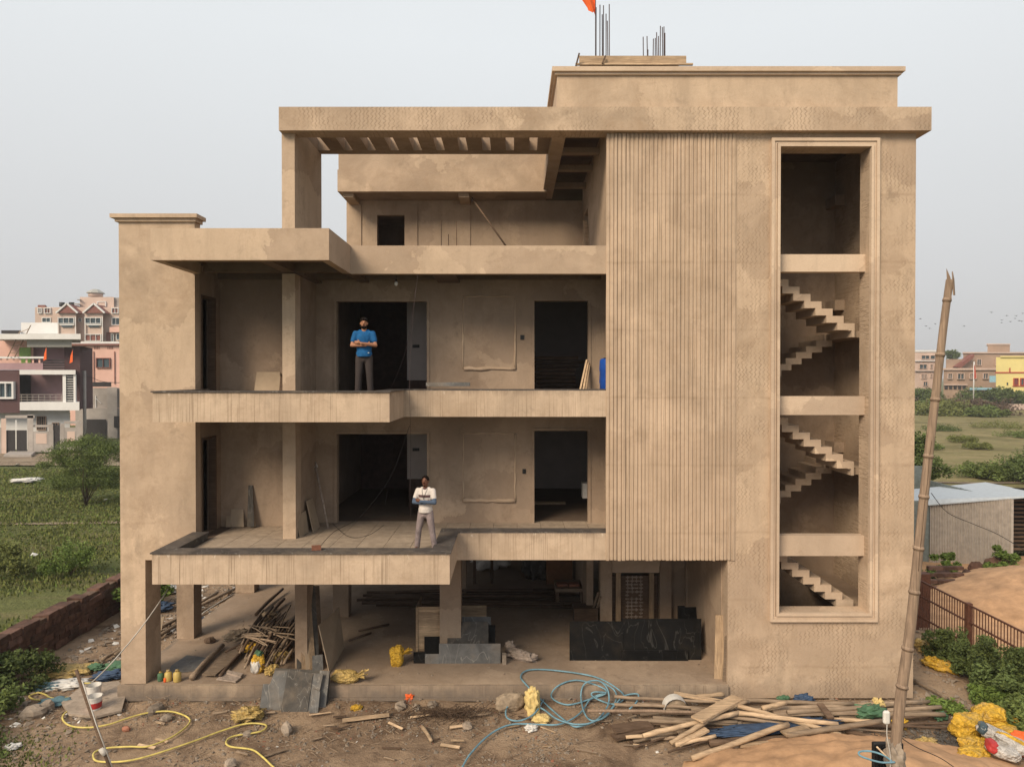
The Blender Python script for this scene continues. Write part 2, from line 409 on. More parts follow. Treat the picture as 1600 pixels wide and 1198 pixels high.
# ================================================================ THE UNFINISHED BUILDING
B = thing('unfinished_building', 'large unfinished sand coloured plastered building with open balconies and stair window', 'building', (0, 0, 0))
def bp(mb, name, mat, label=None, parent=None, **k):
    return mb.build(name, M[mat], parent or B, label=label, **k)
XL, XT, XF0, XF1, XR, XS, XE = -9.18, -7.41, -5.37, -5.07, 2.25, 5.06, 9.42
XI = 2.8                                                   # inner face of the rooms' right wall
FB = [(-4.30, -3.67), (-.943, -.33), (2.395, 3.05)]       # bands (bottom, top) of the three balcony floors
FL = [-3.82, -.48, 2.90]
# ---- plinth and ground floor
m = MB(); m.box(-9.22, XS, -.09, 9.5, 0, .33); bp(m, 'plinth', 'plinth')
m = MB(); m.box(-9.1, XS - .02, .0, 12.0, .33, .338); m.box(-4, 6, 9.5, 14.5, 0.1, .334); bp(m, 'ground_floor_slab', 'concrete')
m = MB(); m.box(-9.4, XS + .1, -.16, -.09, 0, .07); bp(m, 'plinth_footing', 'plinth')
# ---- tower on the left
m = MB()
m.box(XL, XT, 0, .25, Z(-4.30), Z(2.9)); m.box(XL, XT, .0, .30, Z(2.9), Z(3.60)); bp(m, 'tower_wall', 'plaster_tower')
m = MB(); m.box(XL, -8.60, 0.0, .72, .33, Z(-4.30)); bp(m, 'tower_pillar', 'plaster_tower')
m = grid_wall('x', .25, 9, Z(-4.30), Z(2.9), XT - .22, XT, [(.32, 1.14, Z(-.48), Z(1.95)), (.32, 1.14, Z(-3.82), Z(-1.47))])
m.box(XL, XL + .2, .25, 9, Z(-4.30), Z(2.9)); m.box(XL + .2, XT - .22, 4.2, 4.4, Z(-4.3), Z(2.9)); m.box(XL + .2, XT - .22, .25, 4.2, Z(2.6), Z(2.9))
bp(m, 'tower_side_wall', 'plaster_in')
m = MB(); m.box(XL - .06, XT + .05, -.06, .33, Z(3.60), Z(3.68)); m.box(XL - .14, XT + .11, -.13, .37, Z(3.68), Z(3.77)); bp(m, 'tower_coping', 'plaster_tower')
for k, (f, t) in enumerate(((-.48, 1.95), (-3.82, -1.47))):
    m = MB()
    for y in (.345, 1.115): m.box(XT - .16, XT + .015, y - .03, y + .03, Z(f), Z(t))
    m.box(XT - .16, XT + .015, .375, 1.085, Z(t) - .06, Z(t)); bp(m, 'door_frame', 'wood_dark')
# ---- balconies: each slab, its band, its stone ledge
for i, (b0, b1) in enumerate(FB):
    xr = (-1.29, -2.53, -3.77)[i]
    xl = -7.45 if i != 1 else -7.42
    YF = -1.95
    m = MB(); m.box(xl, xr, YF, YF + .18, Z(b0), Z(b1)); m.box(xr - .18, xr, YF + .18, 0.0, Z(b0), Z(b1)); m.box(xl, xl + .18, YF + .18, -.003, Z(b0), Z(b1))
    bp(m, 'projecting_balcony_band', 'plaster_band' if i < 2 else 'plaster')
    m = MB(); m.box(xr - .0, XR + .035, 0.0, .18, Z(b0), Z(b1) if i < 2 else Z(3.05)); bp(m, 'balcony_band', 'plaster_band' if i < 2 else 'plaster')
    fz = FL[i]
    m = MB(); m.box(xl + .18, xr - .18, YF + .18, .0, Z(fz - .26), Z(fz)); m.box(XT, XI, .45, 8, Z(fz - .262), Z(fz)); m.box(XT, XR, .18, .45, Z(fz - .262), Z(fz)); m.box(XT, xr - .02, 0.0, .18, Z(fz - .261), Z(fz))
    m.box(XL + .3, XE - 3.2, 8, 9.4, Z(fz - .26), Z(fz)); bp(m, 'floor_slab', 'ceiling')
    if i < 2:
        m = MB(); t0, t1 = Z(b1) + .002, Z(b1) + .03
        wd = .40
        m.box(xl - .03, xr + .03, YF - .03, YF + wd, t0, t1); m.box(xr - wd, xr + .03, YF + wd, .0, t0, t1)
        m.box(xl - .03, xl + wd - .05, YF + wd, 0.0, t0, t1); m.box(xr - wd + .0, XR + .04, 0.0, .42, t0, t1)
        bp(m, 'stone_ledge', 'granite')
        m = MB(); m.box(xl + .18, xl + wd - .08, YF + .18, -.01, Z(fz), t0 - .004); m.box(xl + wd - .08, xr - .18, YF + .18, YF + wd - .03, Z(fz), t0 - .004)
        m.box(xr - wd + .03, xr - .18, YF + wd, -.01, Z(fz), t0 - .004); m.box(xr - wd + .03, XR, .18, .38, Z(fz), t0 - .004)
        bp(m, 'ledge_upstand', 'slate_dark')
# beams under the top canopy
for (x0, x1, y0, y1, z0) in ((XF0 + .03, XF1 + .0, -1.77, 0.0, 2.42), (-7.2, -3.95, -.02, .20, 2.44), (XF1 - .1, XF1 + .15, .2, 1.8, 2.4), (-1.9, -1.35, .18, 1.82, 2.42), (XT, XR, 1.3, 1.43, 2.45), (-3.93, -3.7, .18, 1.82, 2.42)):
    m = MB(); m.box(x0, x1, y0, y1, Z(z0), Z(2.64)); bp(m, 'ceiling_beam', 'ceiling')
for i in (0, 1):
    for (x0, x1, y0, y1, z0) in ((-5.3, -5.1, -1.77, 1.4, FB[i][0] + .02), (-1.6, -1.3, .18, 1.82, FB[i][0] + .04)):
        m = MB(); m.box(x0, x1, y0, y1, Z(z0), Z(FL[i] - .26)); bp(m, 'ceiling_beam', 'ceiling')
# ---- fin wall column, full height
for (a, b_) in ((FL[0], FB[1][0]), (FL[1], FB[2][0])):
    m = MB(); m.box(XF0, XF1, 0.004, .42, Z(a), Z(b_ + (.0))); bp(m, 'column', 'plaster')
    m = MB(); m.box(XF0 + .02, XF1 - .015, .42, 1.82, Z(a), Z(b_)); bp(m, 'partition_wall', 'plaster_in')
m = MB(); m.box(XF0, XF1, 0.004, 2.34, Z(2.90), Z(5.90)); bp(m, 'roof_fin', 'plaster')
# ---- back walls of the balconies
def bx(px, Y=1.82): return P(px, 588, Y).x
def bz(py, Y=1.82): return P(800, py, Y).z
for i in (0, 1):
    f = Z(FL[i]); c = Z(FL[i + 1] - .26)
    o1 = (bx(526), bx(667), f, bz((678, 471)[i])); o2 = (bx(835), bx(919), f, bz((673, 470)[i]))
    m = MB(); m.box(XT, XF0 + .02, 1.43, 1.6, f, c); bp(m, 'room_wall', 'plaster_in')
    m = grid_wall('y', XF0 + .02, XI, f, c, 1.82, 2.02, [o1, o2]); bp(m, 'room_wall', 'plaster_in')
    # thin plaster frames round the openings and the blocked up window
    m = MB()
    for o in (o1, o2):
        m.box(o[0] - .07, o[0] - .001, 1.795, 1.82, o[2], o[3] + .07); m.box(o[1] + .001, o[1] + .07, 1.795, 1.82, o[2], o[3] + .07); m.box(o[0], o[1], 1.795, 1.82, o[3] + .002, o[3] + .07)
    bp(m, 'opening_surround', 'plaster_in')
    x0, x1 = bx(724), bx(805); z0, z1 = bz((782, 576)[i]), bz((677, 463)[i])
    m = MB()
    def rail(a, b2, r): 
        pts = [Vector(a) + (Vector(b2) - Vector(a)) * k / 9 + Vector((rnd.uniform(-.012, .012), 0, rnd.uniform(-.012, .012))) for k in range(10)]
        m.tube(pts, [r * rnd.uniform(.6, 1.3) for _ in pts], 6)
    for a, b2, r in (((x0, 1.82, z0), (x0, 1.82, z1), .022), ((x1, 1.82, z0), (x1, 1.82, z1), .028), ((x0, 1.82, z1), (x1, 1.82, z1), .02), ((x0, 1.82, z0), (x1, 1.82, z0), .05)): rail(a, b2, r)
    bp(m, 'blocked_window_edge', 'plaster')
    # rooms behind
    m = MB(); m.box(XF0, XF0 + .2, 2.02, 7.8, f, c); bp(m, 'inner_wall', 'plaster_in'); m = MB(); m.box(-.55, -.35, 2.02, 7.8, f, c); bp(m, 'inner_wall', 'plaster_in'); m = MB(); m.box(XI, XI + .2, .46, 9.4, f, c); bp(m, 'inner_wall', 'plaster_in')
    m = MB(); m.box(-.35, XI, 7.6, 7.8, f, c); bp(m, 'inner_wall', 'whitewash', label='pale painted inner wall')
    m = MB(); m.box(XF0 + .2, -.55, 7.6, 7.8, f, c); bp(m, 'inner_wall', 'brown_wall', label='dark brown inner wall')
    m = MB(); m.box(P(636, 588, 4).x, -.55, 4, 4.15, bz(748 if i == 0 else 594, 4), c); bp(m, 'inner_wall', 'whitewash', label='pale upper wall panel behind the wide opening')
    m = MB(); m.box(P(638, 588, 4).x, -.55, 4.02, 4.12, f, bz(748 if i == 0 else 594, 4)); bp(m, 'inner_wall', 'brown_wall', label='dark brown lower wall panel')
    # switch boxes
    for (px, py, wd, hh) in (((819, 736, .09, .12),) if i == 0 else ((816, 527, .10, .12),)):
        q = P(px, py, 1.82); sb = MB(); sb.box(q.x - wd / 2, q.x + wd / 2, 1.80, 1.825, q.z - hh / 2, q.z + hh / 2); bp(sb, 'switch_box', 'black')
    q = P(650, (702, 541)[i], 4.0); sb = MB(); sb.box(q.x - .1, q.x + .1, 3.985, 4.01, q.z - .045, q.z + .045); bp(sb, 'switch_box', 'black')
# tiles on the first floor
tm = None; TX, TY = .60, .40
t0 = MB(); t0.box(-TX / 2 + .005, TX / 2 - .005, -TY / 2 + .005, TY / 2 - .005, 0, .012)
k = 0
for ix in range(17):
    for iy in range(9):
        x = -7.07 + TX / 2 + ix * TX; y = -1.55 + TY / 2 + iy * TY
        if x > XI or (x + TX / 2 > XR and y < .6): continue
        if y < .4 and x + TX / 2 > -1.29 - .35: continue
        if tm is None: o = t0.build('floor_tile', M['tile'], B); tm = o.data
        else: o = bpy.data.objects.new('floor_tile', tm); COL.objects.link(o); o.parent = B
        o.location = (x, y, Z(FL[0]) + .002 + rnd.uniform(0, .002)); k += 1
# ---- ground floor columns and walls
C0 = Z(-4.3)
for (x0, x1, y0, y1) in ((XF0, XF1, .9, 1.5), (-1.88, -1.33, 1.8, 2.2), (-9.22, -8.75, 2.85, 3.35), (-9.22, -8.6, 7.0, 7.5), (-5.37, -4.9, 4.6, 5.0), (-5.37, -4.8, 9, 9.5), (2.56, 2.90, 3.9, 4.3), (4.29, 4.62, 3.9, 4.3), (-1.9, -1.5, 6.5, 6.9), (-9.22, -8.7, 11.2, 11.7), (-6.6, -6.1, 11.2, 11.7)):
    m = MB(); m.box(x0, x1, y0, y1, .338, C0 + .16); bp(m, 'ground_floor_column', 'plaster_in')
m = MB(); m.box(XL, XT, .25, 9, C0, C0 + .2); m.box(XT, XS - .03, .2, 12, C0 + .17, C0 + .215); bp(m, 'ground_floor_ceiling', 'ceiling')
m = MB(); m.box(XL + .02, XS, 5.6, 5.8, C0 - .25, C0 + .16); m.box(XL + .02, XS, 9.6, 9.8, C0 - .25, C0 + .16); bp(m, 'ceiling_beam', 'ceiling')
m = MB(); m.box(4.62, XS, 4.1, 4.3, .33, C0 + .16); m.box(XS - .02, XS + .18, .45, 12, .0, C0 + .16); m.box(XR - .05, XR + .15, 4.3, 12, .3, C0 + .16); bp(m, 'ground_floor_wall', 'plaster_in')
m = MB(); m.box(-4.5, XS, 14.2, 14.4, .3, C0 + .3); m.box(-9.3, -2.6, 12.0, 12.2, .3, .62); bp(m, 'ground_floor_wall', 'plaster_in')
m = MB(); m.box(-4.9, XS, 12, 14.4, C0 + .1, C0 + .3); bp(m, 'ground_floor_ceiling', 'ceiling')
# carved door between two pillars
dz1 = P(990, 893, 4.1).z
D = MB(); D.box(2.93, 4.26, 4.12, 4.17, .338, dz1 - .12); door = bp(D, 'carved_door', 'wood_dark', label='dark carved door leaf with pale worn pattern')
m = MB(); m.box(2.90, 4.29, 4.0, 4.10, dz1, dz1 + .2); m.box(2.9, 4.29, 3.95, 4.2, dz1 + .2, C0 + .16); bp(m, 'door_lintel', 'plaster_pale')
for px in (966, 1018):
    x = P(px, 900, 4.0).x; m = MB(); m.box(x - .07, x + .07, 3.97, 4.05, .338, dz1); bp(m, 'door_post', 'wood_up')
m = MB()
for r_ in range(16):
    for c_ in range(4):
        if rnd.random() < .1: continue
        cx, cz = 3.38 + c_ * .13 + rnd.uniform(-.015, .015), .42 + r_ * .105
        if cz > dz1 - .16: continue
        m.box(cx - .055, cx + .055, 4.10, 4.118, cz - .018, cz + .018)
        if rnd.random() < .7: m.box(cx - .012, cx + .012, 4.10, 4.117, cz - .05, cz + .05)
m.build('door_carving', M['rag'], B)
# ---- right hand block: facade with ribbed panel and stair opening
ox0, ox1, oz0, oz1 = 6.23, 8.34, Z(-5.53), Z(5.33)
m = grid_wall('y', XR, XE, 0, Z(6.2), 0, .45, [(ox0, ox1, oz0, oz1), (XR - 1, XS, -1, C0)])
bp(m, 'facade_wall', 'plaster_zig')
x = 2.205; i = 0; ribtop = Z(5.66); ribbot = Z(-4.30)
while x < 5.22:
    wd = rnd.choice((.066, .074, .082)); pr = rnd.choice((.03, .038, .05))
    m = MB(); z1 = ribtop - .004
    m.box(x, x + wd, -pr, -.001, ribbot - rnd.uniform(0, .02), z1); bp(m, 'rib', 'plaster_rib', bevel=.012); x += wd + rnd.choice((.014, .018, .022)); i += 1
m = MB(); m.box(2.2, 5.24, -.012, -.002, ribbot + .02, ribtop - .01); bp(m, 'rib_backing', 'plaster_rib')
# moulded frame round the stair opening
for k, (g, pr) in enumerate(((.0, .10), (.075, .06), (.13, .09))):
    a = g; b_ = g + (.06, .05, .07)[k]
    m = MB(); X0, X1, A0, A1 = ox0, ox1, oz0, oz1
    m.box(X0 - b_, X0 - a, -pr, -.001, A0 - b_, A1 + b_); m.box(X1 + a, X1 + b_, -pr, -.001, A0 - b_, A1 + b_)
    m.box(X0 - a, X1 + a, -pr, -.001, A1 + a, A1 + b_); m.box(X0 - a, X1 + a, -pr, -.001, A0 - b_, A0 - a)
    bp(m, 'frame_moulding', 'plaster_pale')
m = MB(); 
for (g0, g1) in ((.06, .075), (.125, .13)):
    m.box(ox0 - g1, ox0 - g0, -.03, -.001, oz0 - g1, oz1 + g1); m.box(ox1 + g0, ox1 + g1, -.03, -.001, oz0 - g1, oz1 + g1); m.box(ox0, ox1, -.03, -.001, oz1 + g0, oz1 + g1); m.box(ox0, ox1, -.03, -.001, oz0 - g1, oz0 - g0)
bp(m, 'frame_moulding', 'plaster_pale')
for z0, z1 in ((2.47, 2.88), (-.91, -.47), (-4.25, -3.77)):
    m = MB(); m.box(ox0 - .0, ox1, .18, .44, Z(z0), Z(z1)); bp(m, 'opening_beam', 'plaster_pale')
# stairwell
m = MB(); m.box(5.0, XE, 3.7, 3.9, 0, Z(6.2)); bp(m, 'stairwell_back_wall', 'plaster_in')
m = MB(); m.box(XE - .2, XE, .45, 9.5, 0, Z(6.2)); bp(m, 'side_wall', 'plaster_zig')
m = MB(); m.box(4.8, 5.0, .45, 3.9, Z(-3.82), Z(6.2)); bp(m, 'inner_wall', 'plaster_in')
for f in FL: m = MB(); m.box(5.0, 5.75, .45, 3.7, Z(f) - .15, Z(f)); bp(m, 'stair_landing', 'plaster_in')
RUN = .27
for i, base in enumerate((FL[2], FL[1], FL[0])):
    ln = base - 1.78
    if i == 2: ln = -5.66
    m = MB(); m.box(8.36, XE - .2, .9, 3.6, Z(ln) - .16, Z(ln)); bp(m, 'stair_landing', 'plaster_in')
    for fl, (ys, top, bot, topx) in enumerate((((.75, 1.95), base, ln, 5.72), ((2.3, 3.5), ln, base - 3.36, None))):
        if i == 2 and fl == 1: continue
        n = 10; rise = (top - bot) / n
        cont = MB(); st = None
        # the flight is a folded slab: each step is its own piece
        fobj = MB(); fobj.box(8.30, 8.37, ys[0], ys[1], Z(ln) - .16, Z(ln)); fo = bp(fobj, 'stair_flight', 'plaster_pale')
        for s_ in range(n - (0 if fl else 1) - (1 if fl else 0)):
            zz = (bot + rise * (s_ + 1)) if fl == 0 else (top - rise * (s_ + 1))
            xx1 = 8.37 - RUN * s_; xx0 = xx1 - RUN
            q = MB()
            if fl == 0: q.prism([(xx0 - .15, Z(zz)), (xx1, Z(zz)), (xx1, Z(zz - rise) - .001), (xx1 - .15, Z(zz - rise) - .001), (xx1 - .15, Z(zz - .165)), (xx0 - .15, Z(zz - .165))], 'y', *ys)
            else: q.prism([(xx1 + .15, Z(zz)), (xx0, Z(zz)), (xx0, Z(zz - rise) - .001), (xx0 + .15, Z(zz - rise) - .001), (xx0 + .15, Z(zz - .165)), (xx1 + .15, Z(zz - .165))], 'y', *ys)
            q.build('step', M['plaster_pale'], fo)
# ground flight down to ground on the right
m = MB(); m.box(8.37, XE - .2, .5, 3.6, 0, .3); bp(m, 'stair_landing', 'plaster_in')
# corner brackets inside the stairwell
for z in (4.9, 2.0, -1.95+.0): m = MB(); m.box(8.95, XE - .2, 3.1, 3.7, Z(z) - .16, Z(z) + (.12)); bp(m, 'wall_bracket', 'plaster_in')
# ---- roof fascia, pergola, parapets
m = MB(); m.box(-5.37, 9.66, -.2, .30, Z(5.66), Z(6.20)); m.box(9.43, 9.66, .30, 9, Z(5.66), Z(6.2)); bp(m, 'roof_fascia', 'plaster_zig2')
m = MB(); m.box(-5.37, 1.0, 2.02, 2.34, Z(5.905), Z(6.75)); m.box(XF0, XF1, .30, 2.02, Z(5.905), Z(6.19)); bp(m, 'pergola_beam', 'plaster_in')
x = -4.75
while x < .75:
    m = MB(); m.box(x, x + .385, .3, 2.02, Z(5.90), Z(6.195)); bp(m, 'pergola_slat', 'plaster_in'); x += .60
m = MB(); m.box(.95, 1.27, .3, 6.1, Z(5.66), Z(6.199)); bp(m, 'pergola_beam', 'plaster')
for y in (1.7, 3.2, 5.0):
    m = MB(); m.box(1.27, XR + .0, y, y + .22, Z(5.74), Z(5.88)); bp(m, 'ceiling_beam', 'plaster_in')
m = MB(); m.box(1.0, XE, .3, 9.5, Z(6.1), Z(6.198)); bp(m, 'roof_slab', 'ceiling')
m = grid_wall('x', .45, 6.1, Z(2.9), Z(6.1), XR, XR + .2, [(4.5, 5.55, Z(2.9), Z(5.0))]); bp(m, 'corridor_wall', 'plaster'); m = MB(); m.box(5.1, 5.3, 3.9, 9, Z(2.9), Z(6.1)); bp(m, 'corridor_wall', 'plaster')
m = MB(); m.box(1.05, 8.98, -.002, .2, Z(6.2), Z(7.0)); m.box(1.05, 1.25, .2, 5.2, Z(6.2), Z(7.0)); m.box(8.78, 8.98, .2, 5.2, Z(6.2), Z(7.0)); bp(m, 'roof_parapet', 'plaster')
m = MB()
for o_, z0, z1 in ((.06, 7.0, 7.06), (.12, 7.06, 7.165)):
    m.box(1.05 - o_, 8.98 + o_, -o_, .24, Z(z0), Z(z1)); m.box(1.05 - o_, 1.3, .24, 5.2, Z(z0), Z(z1)); m.box(8.75, 8.98 + o_, .24, 5.2, Z(z0), Z(z1))
bp(m, 'roof_coping', 'plaster_pale')
# penthouse behind the terrace
yw, yo = 6.1, 4.93
wx0, wx1 = P(589, 350, yw).x, P(632, 350, yw).x
m = grid_wall('y', -5.28, XR, Z(2.9), Z(5.6), yw, yw + .2, [(wx0, wx1, Z(2.9), P(600, 336, yw).z)]); bp(m, 'penthouse_wall', 'plaster')
m = MB(); m.box(-5.28, -5.08, yw + .2, 10, Z(2.9), Z(5.6)); m.box(-5.08, wx0 - .4, 9.8, 10, Z(2.9), Z(5.6)); m.box(wx0 - .4, wx1 - .02, 9.8, 10, Z(3.7), Z(5.6)); m.box(wx1 + .5, XR, 9.8, 10, Z(2.9), Z(5.6)); m.box(wx1 - .02, wx1 + .5, 9.8, 10, Z(3.35), Z(5.6)); bp(m, 'penthouse_inner_wall', 'plaster_in')
m = MB(); m.box(-5.28, 1.07, yo + .18, 10, Z(5.60), Z(5.75)); m.box(XL, XR, 8, 10.2, Z(2.6), Z(2.9)); bp(m, 'penthouse_slab', 'plaster_in')
m = MB(); m.box(-5.28, 1.07, yo, yo + .18, Z(5.59), Z(6.25)); m.box(-5.28, -5.1, yo + .18, 10, Z(5.59), Z(6.25)); bp(m, 'penthouse_parapet', 'plaster')
m = MB(); m.box(-5.25, 1.05, yo + .012, yo + .17, Z(6.255), Z(7.1)); m.box(-5.25, -5.08, yo + .17, 9, Z(6.255), Z(7.1)); bp(m, 'penthouse_parapet', 'plaster', label='upper course of the penthouse parapet above its joint')
for px in (537, 726): 
    x = max(P(px, 305, yw - .6).x, -5.0); m = MB(); m.box(x - .16, x + .16, yo + .18, yw, Z(5.46), Z(5.6)); bp(m, 'penthouse_beam', 'plaster')
for px, wd in ((555, .2), (724, .22), (650, .05)):
    x = P(px, 350, yw).x; m = MB(); m.box(x - wd, x + wd, yw - .035, yw - .001, Z(2.9), Z(5.46)); bp(m, 'pilaster', 'plaster')
# bare rebar and a stay on the terrace
for px, py, lw_ in ((689, 345, 'leftmost tall'), (701, 366, 'short middle'), (713, 346, 'rightmost tall')):
    q = P(px, py, 5.6); m = MB(); m.tube([(q.x, 5.6, Z(2.9)), (q.x + rnd.uniform(-.02, .02), 5.6, q.z)], .012, 5); m.build('rebar', M['wood_dark'], None, lw_ + ' bare rod rising from the terrace before the penthouse wall', 'rod', 'rods rising from the terrace')
m = MB(); m.tube([P(737, 309, 5.3), P(790, 384, 5.0) + Vector((.5, 0, -.7))], .03, 6); m.build('stay_pole', M['wood_dark'], None, 'thin dark pole leaning diagonally before the penthouse wall', 'pole')
for k, (a, b_) in enumerate((((914, 345), (920, 385)), ((921, 350), (917, 385)))):
    m = MB(); m.beam(P(*b_, 4.0) + Vector((0, 0, -.3)), P(*a, 4.3), .10, .03); m.build('plank', M['wood_pale'], None, 'narrow pale plank leaning in the terrace corner by the ribbed block, %s one' % ('left' if k == 0 else 'right'), 'plank')
# ---- formwork, rebars, flag on the roof
RY = 1.0; zt = P(900, 101, RY).z; zb = zt
t = thing('roof_formwork', 'wooden formwork deck of rough boards on the roof edge', 'formwork', (3, RY, Z(7.0)))
xa, xb = P(905, 95, RY).x, P(1072, 95, RY).x
m = MB(); m.box(xa, xb, RY - .02, RY + .02, P(0, 101, RY).z, P(0, 88, RY).z); m.build('front_board', M['wood_pale'], t)
m = MB(); m.box(xa + .05, xb - .1, RY + .03, RY + 1.4, P(0, 92, RY).z - .03, P(0, 92, RY).z); m.build('deck', M['wood'], t)
for i in range(7):
    x = xa + .1 + i * (xb - xa - .5) / 6; m = MB(); m.box(x - .04, x + .04, RY + .1, RY + .16, Z(6.2), P(0, 97, RY).z); m.build('prop', M['wood'], t)
m = MB(); m.box(xa - .1, xb + .15, RY - .1, RY + .0 - .03, P(0, 104, RY).z, P(0, 101.5, RY).z); m.build('bottom_board', M['wood_pale'], t)
m = MB(); m.beam(P(900, 103, RY - .2), P(905, 84, RY - .2), .06, .04); m.build('brace', M['wood_dark'], t)
m = MB(); m.beam(P(941, 100, RY - .1), P(946, 88, RY - .1), .06, .04); m.build('brace', M['wood_dark'], t)
ORD = ('leftmost', 'second', 'third', 'fourth', 'fifth', 'sixth', 'seventh', 'eighth', 'ninth', 'tenth', 'eleventh', 'twelfth')
for ib, (px, py, g) in enumerate(((931.5, 12, 1), (937.5, 8, 1), (941, 23, 1), (943, 9, 1), (947, 22, 1), (949, 33, 1), (952, 7, 1), (1005, 58, 2), (1011, 57, 2), (1012.5, 78, 2), (1021, 61, 2), (1024, 60, 2), (1026, 51, 2), (1029, 57, 2), (1032, 41, 2), (1035, 43, 2), (1037.5, 42, 2), (1039, 52, 2))):
    y = RY + .1 + rnd.uniform(0, .5); p = P(px, py, y); q = Vector((p.x + rnd.uniform(-.03, .03), y, Z(6.2)))
    m = MB(); m.tube([q, (p + q) / 2 + Vector((rnd.uniform(-.012, .012), 0, 0)), p], .013, 5)
    m.build('rebar', M['rebar'], None, ('tall thin starter bar beside the flag, %s from the left in its cluster' % ORD[ib] if g == 1 else 'short starter bar on the roof formwork, %s from the left in its cluster' % ORD[ib - 7]), 'rebar', 'starter bars of the %s roof column' % ('left' if g == 1 else 'right'))
fl = thing('flag', 'small orange pennant flag flying from a thin pole above the roof', 'flag', P(931, 80, RY))
m = MB(); m.tube([P(930.5, 100, RY), P(930.5, -25, RY)], .012, 6); m.build('flag_pole', M['rebar'], fl)
m = MB(); pts = [(930, -22), (918, -16), (906, -8), (911, 0), (922, 4), (925, 14), (924, 30), (930.5, 25)]
n0 = len(m.v); nu = 6
top = [P(930 - 25 * i / 8, -22 + 2 * i, RY + .06 * math.sin(i)) for i in range(9)]
bot = [P(930 - 6.5 * i / 8 - (6 if i > 5 else 0), 27 - (4 * math.sin(i * .9)) + (2 if i == 7 else 0) - i * 2.2, RY + .06 * math.sin(i + .7)) for i in range(9)]
for i in range(8): m.sheet([bot[i], bot[i + 1], top[i + 1], top[i]], .006)
m.build('flag_cloth', M['orange'], fl, fixn=False)
# ================================================================ GROUND
def ground_mat():
    m, t, b = newmat('yard_dirt_mat', .97, spec=.1); n = N(t); p = pos(n)
    a = n.noise(p, .5, 6, .62, .8); d = n.noise(p, 2.4, 7, .7, .5); f = n.noise(p, 14, 5, .75); g = n.noise(p, 45, 3, .7)
    c = n.mix(n.mapr(a, .38, .60), (.17, .115, .078, 1), (.38, .275, .19, 1))
    c = n.mix(n.mapr(d, .48, .70, 0, .7), c, (.43, .31, .21, 1))
    c = n.mix(n.mapr(d, .45, .30, 0, .75), c, (.10, .07, .05, 1))
    c = n.mix(n.mapr(f, .55, .75, 0, .55), c, (.45, .36, .27, 1))
    c = n.mix(n.mapr(g, .6, .75, 0, .45), c, (.06, .045, .035, 1))
    n.l(c, b.inputs['Base Color']); n.bump(n.math('ADD', n.math('MULTIPLY', d, 1.5), n.math('ADD', f, n.math('MULTIPLY', g, .4))), b, .9, .05); return m
def field_mat(name, g1, g2, dry, s=1.):
    m, t, b = newmat(name, .98, spec=.08); n = N(t); p = pos(n)
    a = n.noise(p, .05 * s, 6, .6, .8); d = n.noise(p, .35 * s, 6, .68, .6); f = n.noise(p, 3.5 * s, 5, .7); st = n.noise(n.vscale(p, (.08, .55, 1)), 1, 5, .65, .7)
    c = n.mix(n.mapr(a, .38, .62), g1, g2)
    c = n.mix(n.mapr(st, .47, .62, 0, .75), c, dry)
    c = n.mix(n.mapr(d, .5, .72, 0, .6), c, mulc(g1, .55))
    c = n.mix(n.mapr(f, .45, .75, 0, .5), c, mulc(g2, 1.6)); c = n.mix(n.mapr(n.noise(p, .16 * s, 5, .7, .5), .52, .6, 0, .6), c, mulc(g1, .6))
    n.l(c, b.inputs['Base Color']); n.bump(n.math('ADD', d, f), b, 1., .2); return m
M['dirt'] = ground_mat()
M['field'] = field_mat('field_grass', (.085, .105, .038, 1), (.125, .135, .054, 1), (.21, .17, .095, 1))
M['field_dry'] = field_mat('field_dry_grass', (.17, .155, .07, 1), (.21, .18, .09, 1), (.27, .21, .12, 1), .6)
M['road'] = field_mat('dirt_track_mat', (.24, .185, .135, 1), (.28, .22, .165, 1), (.33, .27, .2, 1))
def hgt(x, y):
    return .10 * noise.noise(Vector((x * .5, y * .5, 3))) + .05 * noise.noise(Vector((x * 1.7, y * 1.7, 8))) + .018 * noise.noise(Vector((x * 6, y * 6, 1)))
def gridmesh(x0, x1, y0, y1, nx, ny, fn):
    m = MB(); m.sm = True
    for j in range(ny + 1):
        for i in range(nx + 1):
            x = x0 + (x1 - x0) * i / nx; y = y0 + (y1 - y0) * j / ny
            m.v.append(Vector((x, y, fn(x, y))))
    for j in range(ny):
        for i in range(nx):
            a = j * (nx + 1) + i; m.f.append([a, a + 1, a + nx + 2, a + nx + 1])
    return m
def sand_pile(x, y):       # orange heap in front of the right block
    dx, dy = (x - 6.7) / 4.0, (y + 4.0) / 2.6
    r = math.sqrt(dx * dx + dy * dy); return .75 * max(0, 1 - r) ** .9 if r < 1 else 0
def yard_h(x, y):
    inb = -9.3 < x < 9.5 and y > -.2
    h = hgt(x, y) * .5 - .02
    if -.2 - .5 < y <= -.1 and -9.6 < x < 9.6: h += (.07 + .09 * noise.noise(Vector((x * 1.3, 0, 5)))) * (1 + (y + .1) / .6)
    if inb: return -.06
    return h
gridmesh(-13.4, 12.6, -12, 15, 150, 156, yard_h).build('yard_ground', M['dirt'], kind='structure', fixn=False)
gridmesh(-1500, 1500, -60, 2600, 12, 12, lambda x, y: -.14).build('field', M['field'], kind='structure', fixn=False)
gridmesh(17, 260, 14, 175, 40, 40, lambda x, y: -.10 + .04 * noise.noise(Vector((x * .1, y * .1, 0)))).build('dry_field', M['field_dry'], kind='structure', fixn=False)
